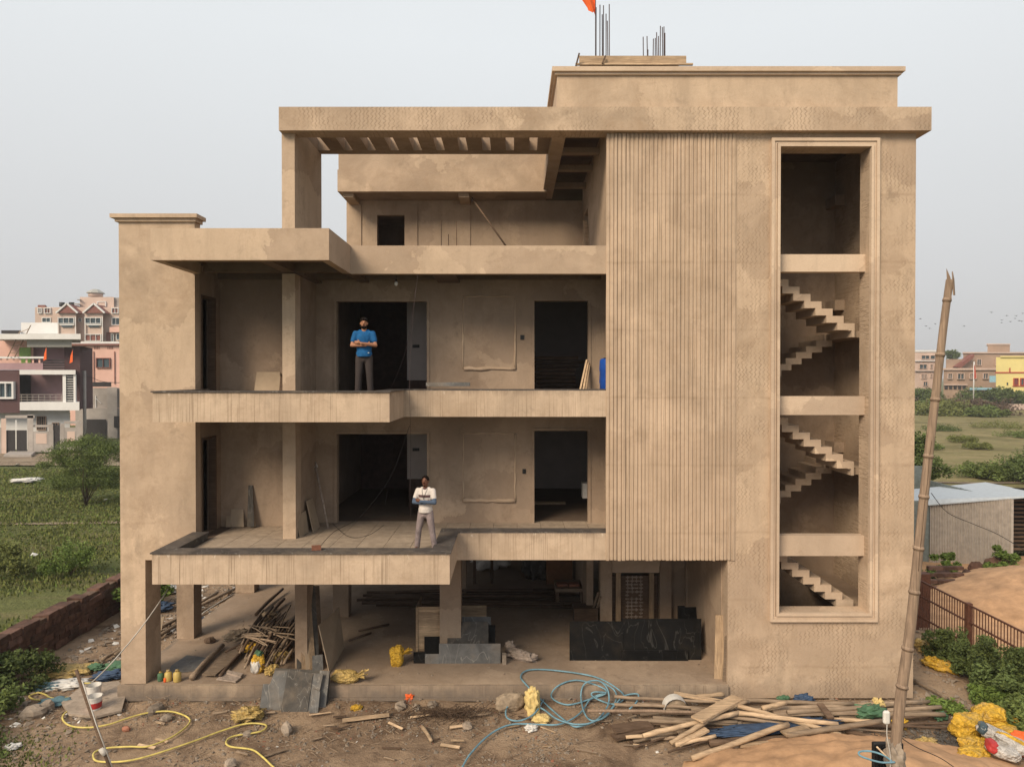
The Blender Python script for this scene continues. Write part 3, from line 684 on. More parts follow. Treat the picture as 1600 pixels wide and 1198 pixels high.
gridmesh(12.3, 34, -8, 13.2, 120, 120, lambda x, y: -.02 + .12 * noise.noise(Vector((x * .3, y * .3, 4))) + .05 * noise.noise(Vector((x * 1.7, y * 1.7, 4))) + .03 * noise.noise(Vector((x * 5, y * 5, 1))) + 1.35 * max(0, 1 - math.hypot((x - 19.2) / 5.2, (y - 7.0) / 3.8)) ** .8).build('sand_yard', M['sand'], kind='structure', fixn=False)
sp_ = gridmesh(2.8, 11.5, -7.2, -1.2, 90, 70, lambda x, y: -.10 + sand_pile(x, y) * 1.25 + .09 * noise.noise(Vector((x * 1.6, y * 2.5, 2))) + .04 * noise.noise(Vector((x * 5, y * 5, 5))))
sp_.build('sand_heap', M['sand'], None, 'low heap of orange sand spread before the pole pile at the bottom right', 'sand heap', kind='stuff', fixn=False)
# tracks on the left field and the lane before the houses
gridmesh(-110, -22, 44.0, 53.5, 30, 6, lambda x, y: -.05 + .05 * noise.noise(Vector((x * .2, y * .2, 0)))).build('dirt_lane', M['road'], kind='structure', fixn=False)
def ribbon(pts, wdt, z, name, mat):
    m = MB(); pts = smooth_path([(x, y, z) for x, y in pts], 5)
    for i, p in enumerate(pts):
        d = (pts[min(i + 1, len(pts) - 1)] - pts[max(i - 1, 0)]).normalized(); s = Vector((-d.y, d.x, 0)) * wdt * (.5 + .15 * noise.noise(p * .5)); m.v += [p - s, p + s]
        if i: k = 2 * i; m.f.append([k - 2, k - 1, k + 1, k])
    return m.build(name, mat, kind='structure', fixn=False)
ribbon([(-48, 21), (-34, 21.6), (-26, 20.2), (-18, 20.6), (-14, 19)], .5, -.08, 'footpath', M['road'])
ribbon([(20, 29), (24, 33), (28, 34.5), (35, 34), (45, 36)], .7, -.03, 'footpath', M['road'])
# concrete patch by the buckets
q = [G(x, y, .03) for x, y in ((96, 1100), (130, 1072), (186, 1066), (196, 1090), (190, 1112), (150, 1122), (108, 1118))]
MB().sheet(q[::-1], .05).build('concrete_patch', M['stone_grey'], kind='structure')

# ---- scattered rubble chips, twigs and litter on the yard (nobody could count them)
def scatter(n, region, size, mat, name, label, flat=.5, seed=1, zf=yard_h, cat='rubble'):
    r = random.Random(seed); m = MB()
    for _ in range(n):
        x, y = region(r); s = size * (.35 + r.random() ** 2 * 1.6); z = zf(x, y) + s * flat * .3
        R = Matrix.Rotation(r.uniform(0, 6.3), 3, 'Z') @ Matrix.Rotation(r.uniform(-.5, .5), 3, 'X') @ Matrix.Rotation(r.uniform(-.5, .5), 3, 'Y')
        c = Vector((x, y, z)); b = len(m.v)
        for k in range(6):
            p = Vector(((1, 0, 0), (-.3, .9, 0), (-.8, -.5, 0), (.1, -.9, .1), (0.1, .1, flat), (0, 0, -flat))[k]) * s * r.uniform(.6, 1.15); m.v.append(c + R @ p)
        for f in ((0, 1, 4), (1, 2, 4), (2, 3, 4), (3, 0, 4), (1, 0, 5), (2, 1, 5), (3, 2, 5), (0, 3, 5)): m.f.append([b + i for i in f])
    return m.build(name, mat, None, label, cat, kind='stuff', smooth=False, fixn=False)
def front(r):
    while True:
        x, y = r.uniform(-12, 11), -(r.random() ** 1.5) * 6 - .12
        if noise.noise(Vector((x * .6, y * .9, 7))) + .25 > r.random() * .7: return x, y
def lside(r): return r.uniform(-12.2, -9.35), r.uniform(-2, 12)
def rside(r): return r.uniform(9.5, 12.0), r.uniform(-1.5, 8)
scatter(7500, front, .033, M['stone_grey'], 'rubble', 'scattered grey stone chips over the dirt yard', seed=3)
scatter(1300, front, .022, M['brick'], 'rubble', 'small reddish brick crumbs over the dirt yard', seed=4)
scatter(1800, lside, .06, M['stone_grey'], 'rubble', 'grey rubble between the building and the laterite wall', seed=5)
scatter(900, rside, .06, M['stone_grey'], 'rubble', 'grey rubble between the building and the rusty fence', seed=6)
scatter(150, front, .05, M['white_plastic'], 'litter', 'scraps of white plastic litter over the yard', flat=.15, seed=8, cat='litter')
scatter(160, lambda r: (r.uniform(-12.0, -9.4), r.uniform(-1.5, 9)), .09, M['white_plastic'], 'litter', 'pale plastic litter beside the laterite wall', flat=.15, seed=9, cat='litter')
scatter(40, lambda r: (r.uniform(-60, -13.5), r.uniform(6, 55)), .22, M['white_plastic'], 'litter', 'white litter scattered over the green field', flat=.2, seed=10, zf=lambda x, y: .0, cat='litter')
def pinkish(r): return r.uniform(-9, 4.8), r.uniform(.3, 11)
scatter(900, pinkish, .022, M['stone_grey'], 'rubble', 'grit on the dusty ground floor', seed=11, zf=lambda x, y: .338, cat='rubble')
m = MB(); r = random.Random(12)
for _ in range(1500):
    x, y = front(r); a = r.uniform(0, 3.14); l = r.uniform(.05, .28); z = yard_h(x, y) + .015; d = Vector((math.cos(a) * l, math.sin(a) * l, r.uniform(-.0, .03)))
    m.beam((x, y, z), Vector((x, y, z)) + d, .008, .008)
m.build('twigs', M['wood'], None, 'dry twigs and wood splinters strewn over the dirt', 'twigs', kind='stuff', fixn=False)
def chunk(px, py, s, mat='stone_grey', name='stone', label='', cat='stone', flat=.6, group=None, z0=0., seed=None, R=None):
    q = G(px, py, z0); r = random.Random(seed or int(px * 7 + py))
    m = MB(); k = r.uniform(0, 50)
    m.ell((q.x, q.y, z0 + s * flat * .45), (s, s * r.uniform(.6, .9), s * flat), Matrix.Rotation(r.uniform(0, 3), 3, 'Z'), 9, 6, fn=lambda p: p * (1 + .35 * noise.noise(p * 1.8 + Vector((k, 0, 0)))))
    return m.build(name, M[mat], None, label, cat, group, smooth=False)
for px, py, s, lb in ((242, 1112, .20, 'pale grey stone inside the yellow hose loop'), (260, 1124, .14, 'small flat stone beside the pale stone inside the hose loop'), (448, 1142, .20, 'rounded grey stone in front of the slate stack'), (387, 1148, .12, 'small dark stone inside the small right loop of the yellow hose'), (626, 1105, .16, 'broken concrete lump against the plinth, left of the three'), (650, 1108, .13, 'broken concrete lump against the plinth, middle of the three'), (676, 1104, .15, 'broken concrete lump against the plinth, right of the three'), (73, 1108, .22, 'dark grey lump left of the buckets'), (52, 1118, .26, 'large dark lump among the weeds on the left'), (360, 1196, .16, 'pale stone at the bottom edge beside the yellow hose'), (730, 1135, .12, 'pale chip right of the twig heap')):
    chunk(px, py, s, label=lb)
chunk(197, 1140, .10, 'brick', 'brick_piece', 'red brick piece inside the big yellow hose loop', 'brick')
chunk(328, 1003, .16, 'wood_dark', 'wood_stump', 'short dark stump lying on the ground floor slab', 'stump', z0=.34)

# ---- laterite boundary wall on the left, stone by stone
WX0, WX1 = -12.95, -12.6
lw = thing('boundary_wall', 'low dark red laterite stone boundary wall on the left of the yard', 'wall', (-12.8, 4, 0))
m = MB(); m.box(WX0 + .03, WX1 - .03, -3.2, 13.5, -.12, 1.02); m.build('mortar_core', M['mortar'], lw)
y = -3.2; r = random.Random(5); cnt = 0
for course in range(6):
    z0 = .0 + course * .18; y = -3.2 - r.uniform(0, .3)
    while y < 13.4 and cnt < 290:
        l = r.uniform(.26, .62); 
        m = MB(); m.obox(((WX0 + WX1) / 2 + r.uniform(-.012, .012), y + l / 2, z0 + .1), (WX1 - WX0 + r.uniform(-.02, .09), l - .02, .17), Matrix.Rotation(r.uniform(-.07, .07), 3, 'Y') @ Matrix.Rotation(r.uniform(-.05, .05), 3, 'X'), .13)
        if not (course == 5 and r.random() < .3): m.build('stone', M['laterite'], lw); cnt += 1
        y += l
gx = lambda: None
# ---- rusty bar fence on the right
fx = 12.1
ft = P(1437, 905, 4.5).z
fence = thing('iron_fence', 'rusty iron bar fence with square posts on the right side of the yard', 'fence', (fx, 2, 0))
FY0, FY1 = -6.0, 4.6
for z in (ft, ft - .45, .45): m = MB(); m.box(fx - .02, fx + .02, FY0, FY1, z - .02, z + .02); m.build('rail', M['rust'], fence)
y = FY0
while y < FY1:
    m = MB(); m.box(fx - .009, fx + .009, y - .009, y + .009, .1, ft - .02); m.build('bar', M['rust'], fence); y += .115
for y in (FY1, 2.15, -.6, -3.2): m = MB(); m.box(fx - .07, fx + .07, y - .07, y + .07, -.1, ft + .05); m.build('post', M['rust'], fence)
m = MB(); m.box(fx + .1, fx + .5, FY1 + .1, FY1 + .4, -.1, ft + .1); m.build('gate_post', M['rust'], None, 'dark rusted post behind the far end of the iron fence', 'post')
# ---- corrugated shed
def shed():
    Y0 = 12.3; xl = P(1453, 800, Y0).x; xr = P(1579, 800, Y0 - 1.0).x; h = P(1453, 790, Y0).z
    t = thing('metal_shed', 'corrugated metal shed with flat grey sheet roof behind the fence', 'shed', ((xl + xr) / 2, Y0, 0))
    hr = P(1579, 778, Y0 - 1.0).z
    npan = 6
    M['tin'] = simple('tin_wall', (.40, .36, .32), rough=.55, var=.2, objvar=.12); M['tin_roof'] = simple('tin_roof', (.40, .44, .48), rough=.5, var=.12)
    M['tin_green'] = simple('tin_side', (.16, .185, .18), rough=.6)
    A = Vector((xl, Y0, 0)); Bv = Vector((xr, Y0 - 1.0, 0)); d = (Bv - A); nrm = Vector((d.y, -d.x, 0)).normalized()
    for i in range(npan):
        m = MB(); nseg = 28
        for j in range(nseg + 1):
            u = (i + j / nseg) / npan; p = A + d * u + nrm * (.026 * math.cos(j / nseg * 5 * 2 * math.pi) - .0 + (.01 if i % 2 else 0)); hh = h + (hr - h) * u
            m.v += [p + Vector((0, 0, -.1)), p + Vector((0, 0, hh))]
            if j: k = 2 * j; m.f.append([k - 2, k, k + 1, k - 1])
        o = m.build('wall_sheet', M['tin'], t, fixn=False); sm = o.modifiers.new('solid', 'SOLIDIFY'); sm.thickness = .004
    m = MB(); m.box(xl - 2.6, xl - .02, Y0 + .02, Y0 + .06, -.1, h + .2); m.build('side_sheet', M['tin_green'], t)
    m = MB(); m.box(xl, xr, Y0 + 5.0, Y0 + 5.05, -.1, h + 1.0); m.box(xr - .02, xr + .02, Y0 - .95, Y0 + 5, -.1, hr - .1); m.build('rear_wall', M['tin_green'], t)
    m = MB(); m.box(xr + .1, xr + 7, Y0 + 2.5, Y0 + 2.55, -.1, hr - .15); m.build('open_bay_shade', M['hole'], t)  # near-black sheet standing in for the shade inside the open bay
    for i in range(14): m = MB(); z = .25 + i * .17; m.box(xr + 1.0, xr + 6, Y0 + .9, Y0 + 1.0, z, z + .09); m.build('slat', M['wood_dark'], t)
    m = MB(); m.box(xr + .02, xr + .12, Y0 - 1, Y0 - .9, -.1, hr); m.build('corner_post', M['tin'], t)
    # roof, sloping up to a ridge at the back
    m = MB(); zr = h + .03
    r0 = P(1424, 763, Y0 + 2.0); 
    ridge = [P(1424, 764, Y0 + 3.5), P(1540, 753, Y0 + 3.8), P(1625, 770, Y0 + 3.2)]
    eave = [P(1424, 781, Y0 + .2), P(1452, 788, Y0 - .15), P(1625, 774.5, Y0 - 1.3)]
    m.sheet([eave[0], eave[1], eave[2], ridge[2], ridge[1], ridge[0]], -.04, Vector((0, 0, 1))); m.build('roof', M['tin_roof'], t)
shed()
# bricks and boulders before the shed
for i in range(4):
    for j in range(5):
        q = P(1455 + j * 9 + rnd.uniform(-1, 1), 880 + i * 5, 9.3 - i * .5)
        m = MB(); m.obox((P(1456 + j * 10.5, 880, 9.3 - i * .4).x, 9.3 - i * .4, .16 + .13 * (3 - i)), (.28, .20, .12), Matrix.Rotation(rnd.uniform(-.2, .2), 3, 'Z'), .05)
        m.build('brick', M['laterite'], None, 'laterite brick before the shed, %s row of the stack, %s from left' % (('first', 'second', 'third', 'lowest')[i], ('first', 'second', 'third', 'fourth', 'last')[j]), 'brick', 'stacked laterite bricks by the shed')
for px, py, s, mt, lb in ((1527, 893, .34, 'laterite', 'dark red boulder behind the fence, nearest the brick stack'), (1516, 908, .36, 'laterite', 'tilted red boulder at the foot of the bush by the shed'), (1536, 910, .32, 'laterite', 'red boulder right of the tilted one'), (1561, 895, .55, 'laterite', 'largest red boulder before the shed wall'), (1475, 905, .36, 'laterite', 'flat reddish stone under the brick stack'), (1587, 913, .36, 'stone_grey', 'pale rounded boulder above the sand at the right edge'), (1496, 907, .2, 'stone_grey', 'small pale stone between the red boulders')):
    chunk(px, py, s, mt, 'boulder', lb, 'boulder', .8)
m = MB(); m.beam(G(1540, 897, .2), G(1568, 915, .25), .22, .06); m.build('concrete_slab', M['white_plastic'], None, 'long pale broken slab lying between the boulders by the shed', 'slab')
m = MB(); pts = smooth_path([P(1455, 770, 11), P(1480, 800, 11), P(1520, 818, 11.0), P(1560, 835, 10.8), P(1605, 862, 10.6)], 6); m.tube(pts, .014, 5); m.build('cable', M['wire'], None, 'thin black cable sagging across the front of the metal shed', 'cable')

# ================================================================ VEGETATION
def leaves(m, centers, n, size, r, squash=.8):
    for _ in range(n):
        c, R0 = r.choice(centers)
        d = Vector((r.gauss(0, 1), r.gauss(0, 1), r.gauss(0, 1))); d.normalize(); d *= R0 * r.random() ** .45; d.z *= squash
        p = c + d; s = size * r.uniform(.6, 1.4)
        if p.z < .02: p.z = .02 + r.random() * .1
        u = Vector((r.gauss(0, 1), r.gauss(0, 1), r.gauss(0, .6))).normalized(); v = u.cross(Vector((r.gauss(0, 1), r.gauss(0, 1), r.gauss(0, 1)))).normalized()
        b = len(m.v); m.v += [p - u * s, p + v * s * .42, p + u * s, p - v * s * .42]; m.f.append([b, b + 1, b + 2, b + 3])
def plant(name, label, cat, x, y, h, R, n, size, mat='leaf', trunk=0., seed=1, group=None, clumps=14, squash=.8, z=0., cr=1.):
    r = random.Random(seed); t = thing(name, label, cat, (x, y, z), group)
    m = MB(); cents = []
    for _ in range(clumps):
        a = r.uniform(0, 6.283); rr = R * r.random() ** .6; hh = trunk + (h - trunk) * r.uniform(.12, 1) * (1 - .35 * (rr / R) ** 2)
        cents.append((Vector((x + rr * math.cos(a), y + rr * math.sin(a), z + hh)), R * r.uniform(.2, .42) * cr))
    leaves(m, cents, n, size, r, squash); m.build('crown' if trunk else 'foliage', M[mat], t, fixn=False, smooth=False)
    m = MB(); base = Vector((x, y, z - .1))
    for c, _ in cents[:9 if trunk else 6]:
        mid = base.lerp(c, .5) + Vector((r.uniform(-.1, .1), r.uniform(-.1, .1), r.uniform(-.05, .15))) * R * .4
        w0 = h * (.014 if not trunk else .010); m.tube([base + Vector((r.uniform(-.1, .1) * R * .3, 0, 0)), mid, c], [w0, w0 * .6, w0 * .25], 5)
    m.build('trunk' if trunk else 'stem', M['bark'], t)
    return t
q = G(134, 786)
plant('acacia_tree', 'feathery green acacia bush tree in the field left of the building', 'tree', q.x, q.y, 3.9, 2.3, 42000, .045, 'leaf', .7, seed=4, clumps=60, squash=.5)
plant('shrub', 'low green shrub left of the acacia near the lane', 'shrub', q.x - 4.0, q.y + 6, 1.1, 1.6, 7000, .06, 'leaf', seed=14, clumps=26)
plant('shrub', 'dry olive shrub standing alone in the green field', 'shrub', G(22, 895).x, G(22, 895).y, 1.1, .9, 2600, .06, 'grass', seed=15)
plant('shrub', 'tall yellow green weeds growing along the laterite wall', 'shrub', G(125, 905).x - 1.0, G(125, 905).y + 1, 1.1, 1.0, 4000, .045, 'leaf_lite', seed=16, clumps=26)
plant('shrub', 'green bush behind the laterite wall touching the tower', 'shrub', -13.6, 11.5, 1.6, 1.2, 3600, .07, 'leaf', seed=17)
plant('shrub', 'leafy weed between the laterite wall and the building', 'shrub', -11.9, 6.3, 1.1, .8, 3000, .07, 'leaf_lite', seed=18)
plant('shrub', 'dark weeds at the foot of the laterite wall bottom left', 'shrub', -11.9, -1.1, .7, .95, 4200, .055, 'leaf', seed=19, clumps=24)
plant('shrub', 'patch of weeds at the lower left corner of the yard', 'shrub', -11.0, -2.9, .45, 1.0, 4200, .045, 'leaf', seed=20, clumps=30)
plant('shrub', 'low weeds between the hose and the left edge', 'shrub', -12.0, .7, .7, .8, 2600, .055, 'leaf_dark', seed=21, clumps=20)
# right side bushes along the fence
for k, (px, py, h, R, n, mt, lb) in enumerate(((1480, 1035, .95, .55, 3600, 'leaf_dark', 'dark green bush against the far part of the iron fence'), (1534, 1062, 1.05, .7, 6500, 'leaf_dark', 'thick dark bush at the middle of the iron fence'), (1592, 1095, 1.2, .85, 8000, 'leaf_dark', 'largest leafy bush by the near fence post'), (1618, 1150, .8, .6, 4200, 'leaf', 'leafy bush behind the yellow bags at the right edge'), (1548, 1098, .35, .45, 2200, 'leaf_lite', 'low light green weeds before the large bush'), (1480, 1110, .2, .4, 900, 'leaf_lite', 'thin grass tuft behind the yellow bags'))):
    q = G(px, py); plant('bush', lb, 'bush', q.x, q.y, h, R, int(n * 1.7), .045, mt, seed=30 + k, clumps=60, cr=.8)
for k, (x, y, h, R, lb) in enumerate(((13.4, 10.2, 1.6, .7, 'bush in the gap between the building and the metal shed'), (14.9, 9.4, .9, .55, 'small bush growing on the brick stack'), (16.6, 10.6, .9, .45, 'weed before the corrugated wall left of the boulders'), (18.6, 10.3, 1.1, .6, 'weed before the shed corner'))):
    plant('bush', lb, 'bush', x, y, h, R, 2200, .07, 'leaf_lite' if k else 'leaf', seed=50 + k)
q = G(1590, 752); plant('thicket', 'large dense green thicket behind the metal shed roof', 'thicket', q.x + 2.5, q.y, 2.0, 3.0, 16000, .10, 'leaf_dark', seed=60, clumps=60)
q = G(1545, 745); plant('thicket', 'lighter green low thicket left of the dense one behind the shed', 'thicket', q.x, q.y, 1.0, 1.9, 6000, .10, 'leaf', seed=61, clumps=36)
q = G(1440, 775); plant('bush', 'dark bush standing beside the building corner above the shed', 'bush', q.x - .2, q.y, 4.0, 1.5, 7000, .12, 'leaf_dark', seed=62, clumps=30)
for k, (px, py, h, R, lb) in enumerate(((1440, 642, 7, 5, 'round green tree beside the building corner far right'), (1457, 650, 4, 4, 'low bush right of the round tree on the far field edge'), (1535, 636, 7, 7, 'wide green tree in front of the brown house'), (1498, 640, 3, 7, 'long low shrubbery before the brown house'), (1574, 640, 7.5, 4.5, 'green tree in front of the yellow house'), (1592, 642, 4, 5, 'bush at the foot of the yellow house'), (1545, 655, 2.5, 4, 'small round bush in the middle of the dry field'), (1515, 655, 3.2, 9, 'brownish scrub on the far edge of the dry field'), (1470, 655, 2.6, 8, 'scrub on the far edge of the dry field by the bamboo'))):
    Y = (150, 135, 155, 150, 148, 150, 118, 128, 125)[k]; x = P(px, 600, Y).x
    plant('tree' if h > 6 else 'shrub', lb, 'tree' if h > 6 else 'shrub', x, Y, h * .62, R * .8, 6500, .26, ('leaf_dark', 'leaf', 'leaf_dark', 'leaf', 'leaf_dark', 'leaf', 'leaf', 'bark', 'grass')[k], 1.2 if h > 6 else 0., seed=70 + k, clumps=34)
for k, (px, py, R, mt) in enumerate(((1470, 672, 2.2, 'leaf_dark'), (1505, 690, 1.6, 'grass'), (1560, 668, 3.0, 'grass'), (1590, 682, 2.2, 'leaf'), (1450, 700, 1.4, 'leaf'), (1530, 700, 1.3, 'grass'))):
    q = G(px, py); plant('weed_patch', 'low weed patch in the dry field, %s from the left' % ('second', 'third', 'fifth', 'rightmost', 'leftmost', 'fourth')[k], 'weeds', q.x, q.y, .55, R, 2500, .09, mt, seed=120 + k, clumps=30)
# palm behind the houses
x = P(1488, 600, 240).x; t = thing('palm_tree', 'distant palm tree rising behind the far houses', 'tree', (x, 240, 0))
zt_ = P(1488, 556, 240).z; m = MB(); m.tube([(x, 240, 0), (x + .5, 240, zt_ * .5), (x, 240, zt_)], .35, 6); m.build('trunk', M['bark'], t)
m = MB(); r = random.Random(3); leaves(m, [(Vector((x + r.uniform(-1.6, 1.6), 240, zt_ + r.uniform(-1.0, 1.6))), 1.4) for _ in range(9)], 900, .5, r); m.build('crown', M['leaf_dark'], t, fixn=False)
# grass blades on the near field
def grass(name, label, n, region, h, mat, seed, z=-.1):
    r = random.Random(seed); m = MB()
    for _ in range(n):
        x, y = region(r); a = r.uniform(0, 3.14); hh = h * r.uniform(.5, 1.5) * (1 + .8 * noise.noise(Vector((x * .35, y * .35, 2)))); wd = .012 + .0012 * (y + 17)
        dx, dy = math.cos(a) * wd, math.sin(a) * wd; lx, ly = r.uniform(-.5, .5) * hh, r.uniform(-.5, .5) * hh
        b = len(m.v); m.v += [Vector((x - dx, y - dy, z)), Vector((x + dx, y + dy, z)), Vector((x + lx, y + ly, z + hh))]; m.f.append([b, b + 1, b + 2])
    m.build(name, M[mat], None, label, 'grass', kind='stuff', fixn=False, smooth=False)
def gl(r):
    while True:
        y = -2 + 44 * r.random() ** 1.3; x = -13.1 - r.random() * (8 + (y + 3) * .75)
        if noise.noise(Vector((x * .22, y * .22, 5))) > -.35 + .5 * r.random() - .25: return x, y
grass('field_grass', 'green grass of the field behind the laterite wall', 60000, gl, .10, 'grass', 3)
grass('field_grass', 'darker grass blades among the field behind the laterite wall', 9000, gl, .10, 'leaf_lite', 5)
grass('yard_grass', 'short green grass at the lower left corner of the yard', 5000, lambda r: (r.gauss(-10.9, .7), r.gauss(-3.0, .7)), .10, 'grass', 4, -.03)

# ================================================================ FAR HOUSES
def mk(name, col, **k): M[name] = simple(name, col, bump=.1, **k); return name
mk('h_white', (.62, .62, .62), var=.08, scale=.6); mk('h_purple', (.33, .215, .235), var=.1, scale=.6); mk('h_dbrown', (.085, .045, .048), var=.1)
mk('h_pink', (.62, .39, .33), var=.08, scale=.4); mk('h_beige', (.50, .385, .33), var=.12, scale=.3); mk('h_grey', (.33, .30, .28), var=.25, scale=.5)
mk('h_brown', (.33, .235, .18), var=.2, scale=.2); mk('h_yellow', (.70, .60, .25), var=.08, scale=.3); mk('h_red', (.40, .07, .04)); mk('h_gable', (.20, .08, .065))
mk('h_glass', (.05, .075, .09), rough=.2, var=.4, scale=.8); mk('h_dark', (.03, .028, .03)); mk('h_green', (.25, .42, .11)); mk('h_blue', (.25, .42, .50)); mk('h_fascia', (.33, .33, .31), var=.08)
def rect(t, name, mat, Y, x0, y0, x1, y1, dep=.3, out=0., label=None):
    a, b = P(x0, y1, Y), P(x1, y0, Y); m = MB(); k = (Y + dep + CD) / (Y + CD)
    # the houses stand turned a little towards the yard: their plan narrows to the back
    ax, bx_ = (a.x * k if a.x > 0 else a.x), (b.x * k if b.x < 0 else b.x)
    m.prism([(a.x, Y - out), (b.x, Y - out), (bx_, Y - out + dep), (ax, Y - out + dep)], 'z', a.z, b.z); return m.build(name, M[mat], t, label=label)
def window(t, Y, x0, y0, x1, y1, frame='h_white', fr=1.0, out=.12, mull=1, glass='h_glass'):
    a, b = P(x0, y1, Y), P(x1, y0, Y); f = fr * (Y + CD) / F
    m = MB(); o = Y - out
    for (u0, u1, v0, v1) in ((a.x, b.x, b.z - f, b.z), (a.x, b.x, a.z, a.z + f), (a.x, a.x + f, a.z + f, b.z - f), (b.x - f, b.x, a.z + f, b.z - f)): m.box(u0, u1, o, o + out + .05, v0, v1)
    for i in range(1, mull + 1): u = a.x + (b.x - a.x) * i / (mull + 1); m.box(u - f * .25, u + f * .25, o + .03, o + out, a.z + f, b.z - f)
    w_ = m.build('window', M[frame], t)
    m = MB(); m.box(a.x + f, b.x - f, o + out - .04, o + out + .02, a.z + f, b.z - f); m.build('pane', M[glass], w_)
# purple and white house
Y = 56.; t = thing('villa', 'purple and white two storey house with balconies on the far left', 'house', (P(60, 700, Y).x, Y, 0))
rect(t, 'wall', 'h_white', Y + 1.5, -30, 636, 109, 702, 6); rect(t, 'wall', 'h_dbrown', Y, -30, 578, 30.5, 645, 7, label='dark brown upper wall')
rect(t, 'wall', 'h_purple', Y + 3, 30, 583, 99, 634, 5, label='purple balcony wall'); rect(t, 'door', 'h_dark', Y + 2.9, 31, 586, 48, 628, .1)
rect(t, 'balcony_slab', 'h_white', Y - .3, 31, 628, 124, 641, 4); rect(t, 'canopy_slab', 'h_white', Y - .3, 30.5, 578, 118, 585, 4)
rect(t, 'louvre_frame', 'h_white', Y - .1, 98, 585.3, 103, 628, .5); rect(t, 'louvre_frame', 'h_white', Y - .1, 115, 585.3, 118, 628, .5); rect(t, 'louvre_back', 'h_dark', Y + .25, 103, 585.4, 115, 628, .1)
for i in range(11): rect(t, 'louvre', 'h_white', Y, 103.1, 588 + i * 3.7, 114.9, 589 + i * 3.7, .2)
for i in range(3): rect(t, 'balcony_rail', 'h_grey', Y, 31, 616 + i * 4, 97.8, 616.7 + i * 4, .05)
for i in range(8): rect(t, 'rail_post', 'h_grey', Y + .06, 33 + i * 9, 616, 33.7 + i * 9, 628, .05)
rect(t, 'wall', 'h_dbrown', Y + 1.5, 101, 541, 125, 641, 5, label='dark column wall'); rect(t, 'wall', 'h_purple', Y + 3.1, 52, 540, 101, 577.5, 5, label='purple upper wall'); rect(t, 'wall', 'h_pink', Y + 2.5, -30, 527, 52, 570, 5, label='pink upper wall')
rect(t, 'terrace_parapet', 'h_purple', Y - .1, -30, 567, 67, 577.6, .3); rect(t, 'terrace_coping', 'h_white', Y - .2, -30, 557, 70, 560, .5)
for i in range(9): rect(t, 'terrace_post', 'h_pink', Y, -20 + i * 10, 560.2, -17 + i * 10, 566.8, .2)
rect(t, 'door', 'h_green', Y + 2.4, 30, 543, 48, 569, .1, label='green upper door')
for i in range(4): rect(t, 'terrace_rail', 'h_dark', Y, 67.5, 562 + i * 4, 101, 564 + i * 4, .06)
rect(t, 'roof_slab', 'h_white', Y - .8, -30, 521.5, 126, 530, 8); rect(t, 'roof_fascia', 'h_fascia', Y, 42, 530.3, 112, 542, 7)
rect(t, 'roof_room', 'h_white', Y + 2, 33, 504, 90, 521.3, 4); rect(t, 'roof_shade', 'h_dark', Y + 1.5, 2, 516, 31, 521, 2)
window(t, Y - .02, -2, 596, 24, 623, 'h_white', 3, .3); window(t, Y + 1.45, 58, 650, 72, 672, 'h_brown', 1, .1, 3, 'h_dark'); window(t, Y + 1.45, 82, 660, 92, 672, 'h_brown', 1, .1, 1, 'h_dark')
for px, py, lb in ((69.5, 552, 'orange pennant standing on the white terrace coping'), (110.5, 556, 'orange pennant hanging on the dark column of the villa')):
    q = P(px, py, Y - .4); fo = thing('flag', lb, 'flag', (q.x, q.y, q.z - .7)); m = MB(); m.tube([q + Vector((.22, 0, -.75)), q + Vector((.22, 0, .75))], .02, 5); m.build('flag_pole', M['h_dark'], fo)
    m = MB(); m.sheet([q + Vector((.2, 0, .65)), q + Vector((.2, 0, -.6)), q + Vector((-.15, .03, -.75)), q + Vector((-.02, 0, 0))], .02); m.build('flag_cloth', M['orange'], fo)
la = thing('ladder', 'bamboo ladder leaning on the terrace of the purple and white house', 'ladder', P(30, 560, Y - .5))
for a, b_ in (((12, 558), (32, 516)), ((23, 558), (48, 508))): m = MB(); m.tube([P(*a, Y - .5), P(*b_, Y + 1.0)], .05, 5); m.build('ladder_rail', M['wood'], la)
for i in range(4): f = .15 + i * .25; m = MB(); m.tube([P(12 + 20 * f - 1, 558 - 42 * f, Y - .5 + 1.5 * f), P(23 + 25 * f + 1, 558 - 50 * f, Y - .5 + 1.5 * f)], .035, 5); m.build('rung', M['wood'], la)
# compound wall, gates of the villa
Yc = 53.5; t = thing('compound_wall', 'pale compound wall with brick gate pillars before the white house front', 'wall', (P(60, 700, Yc).x, Yc, 0))
for x0, x1, y0, y1, mt in ((-30, 2, 668, 712, 'h_grey'), (2, 9.5, 654, 712, 'h_beige'), (43, 52, 648, 708, 'h_grey'), (52, 76, 674, 706, 'h_grey'), (76, 83, 663, 706, 'h_grey'), (94, 101, 662, 703, 'h_grey'), (101, 120, 668, 703, 'h_grey'), (120, 127, 660, 702, 'h_grey')): rect(t, 'wall_panel', mt, Yc, x0, y0, x1, y1, .4)
rect(t, 'gate_beam', 'h_grey', Yc, 8, 649, 54, 653, .5); rect(t, 'gate_beam', 'h_grey', Yc + .05, 100, 658, 124, 661.8, .4); rect(t, 'gate_beam', 'h_grey', Yc + .1, 52, 664, 80, 667, .3)
rect(t, 'wall_inset', 'h_beige', Yc - .03, 56, 677, 73, 693, .05); rect(t, 'wall_inset', 'h_beige', Yc - .03, 105, 674, 117, 690, .05)
for x0, x1 in ((10, 24), (26, 42), (83.5, 93.5)): rect(t, 'gate_leaf', 'h_dark', Yc + .1, x0, 672 if x0 < 50 else 664, x1, 707 if x0 < 50 else 704, .1)
rect(t, 'gate_bar', 'h_white', Yc + .05, 24.2, 656, 25.8, 672, .06)
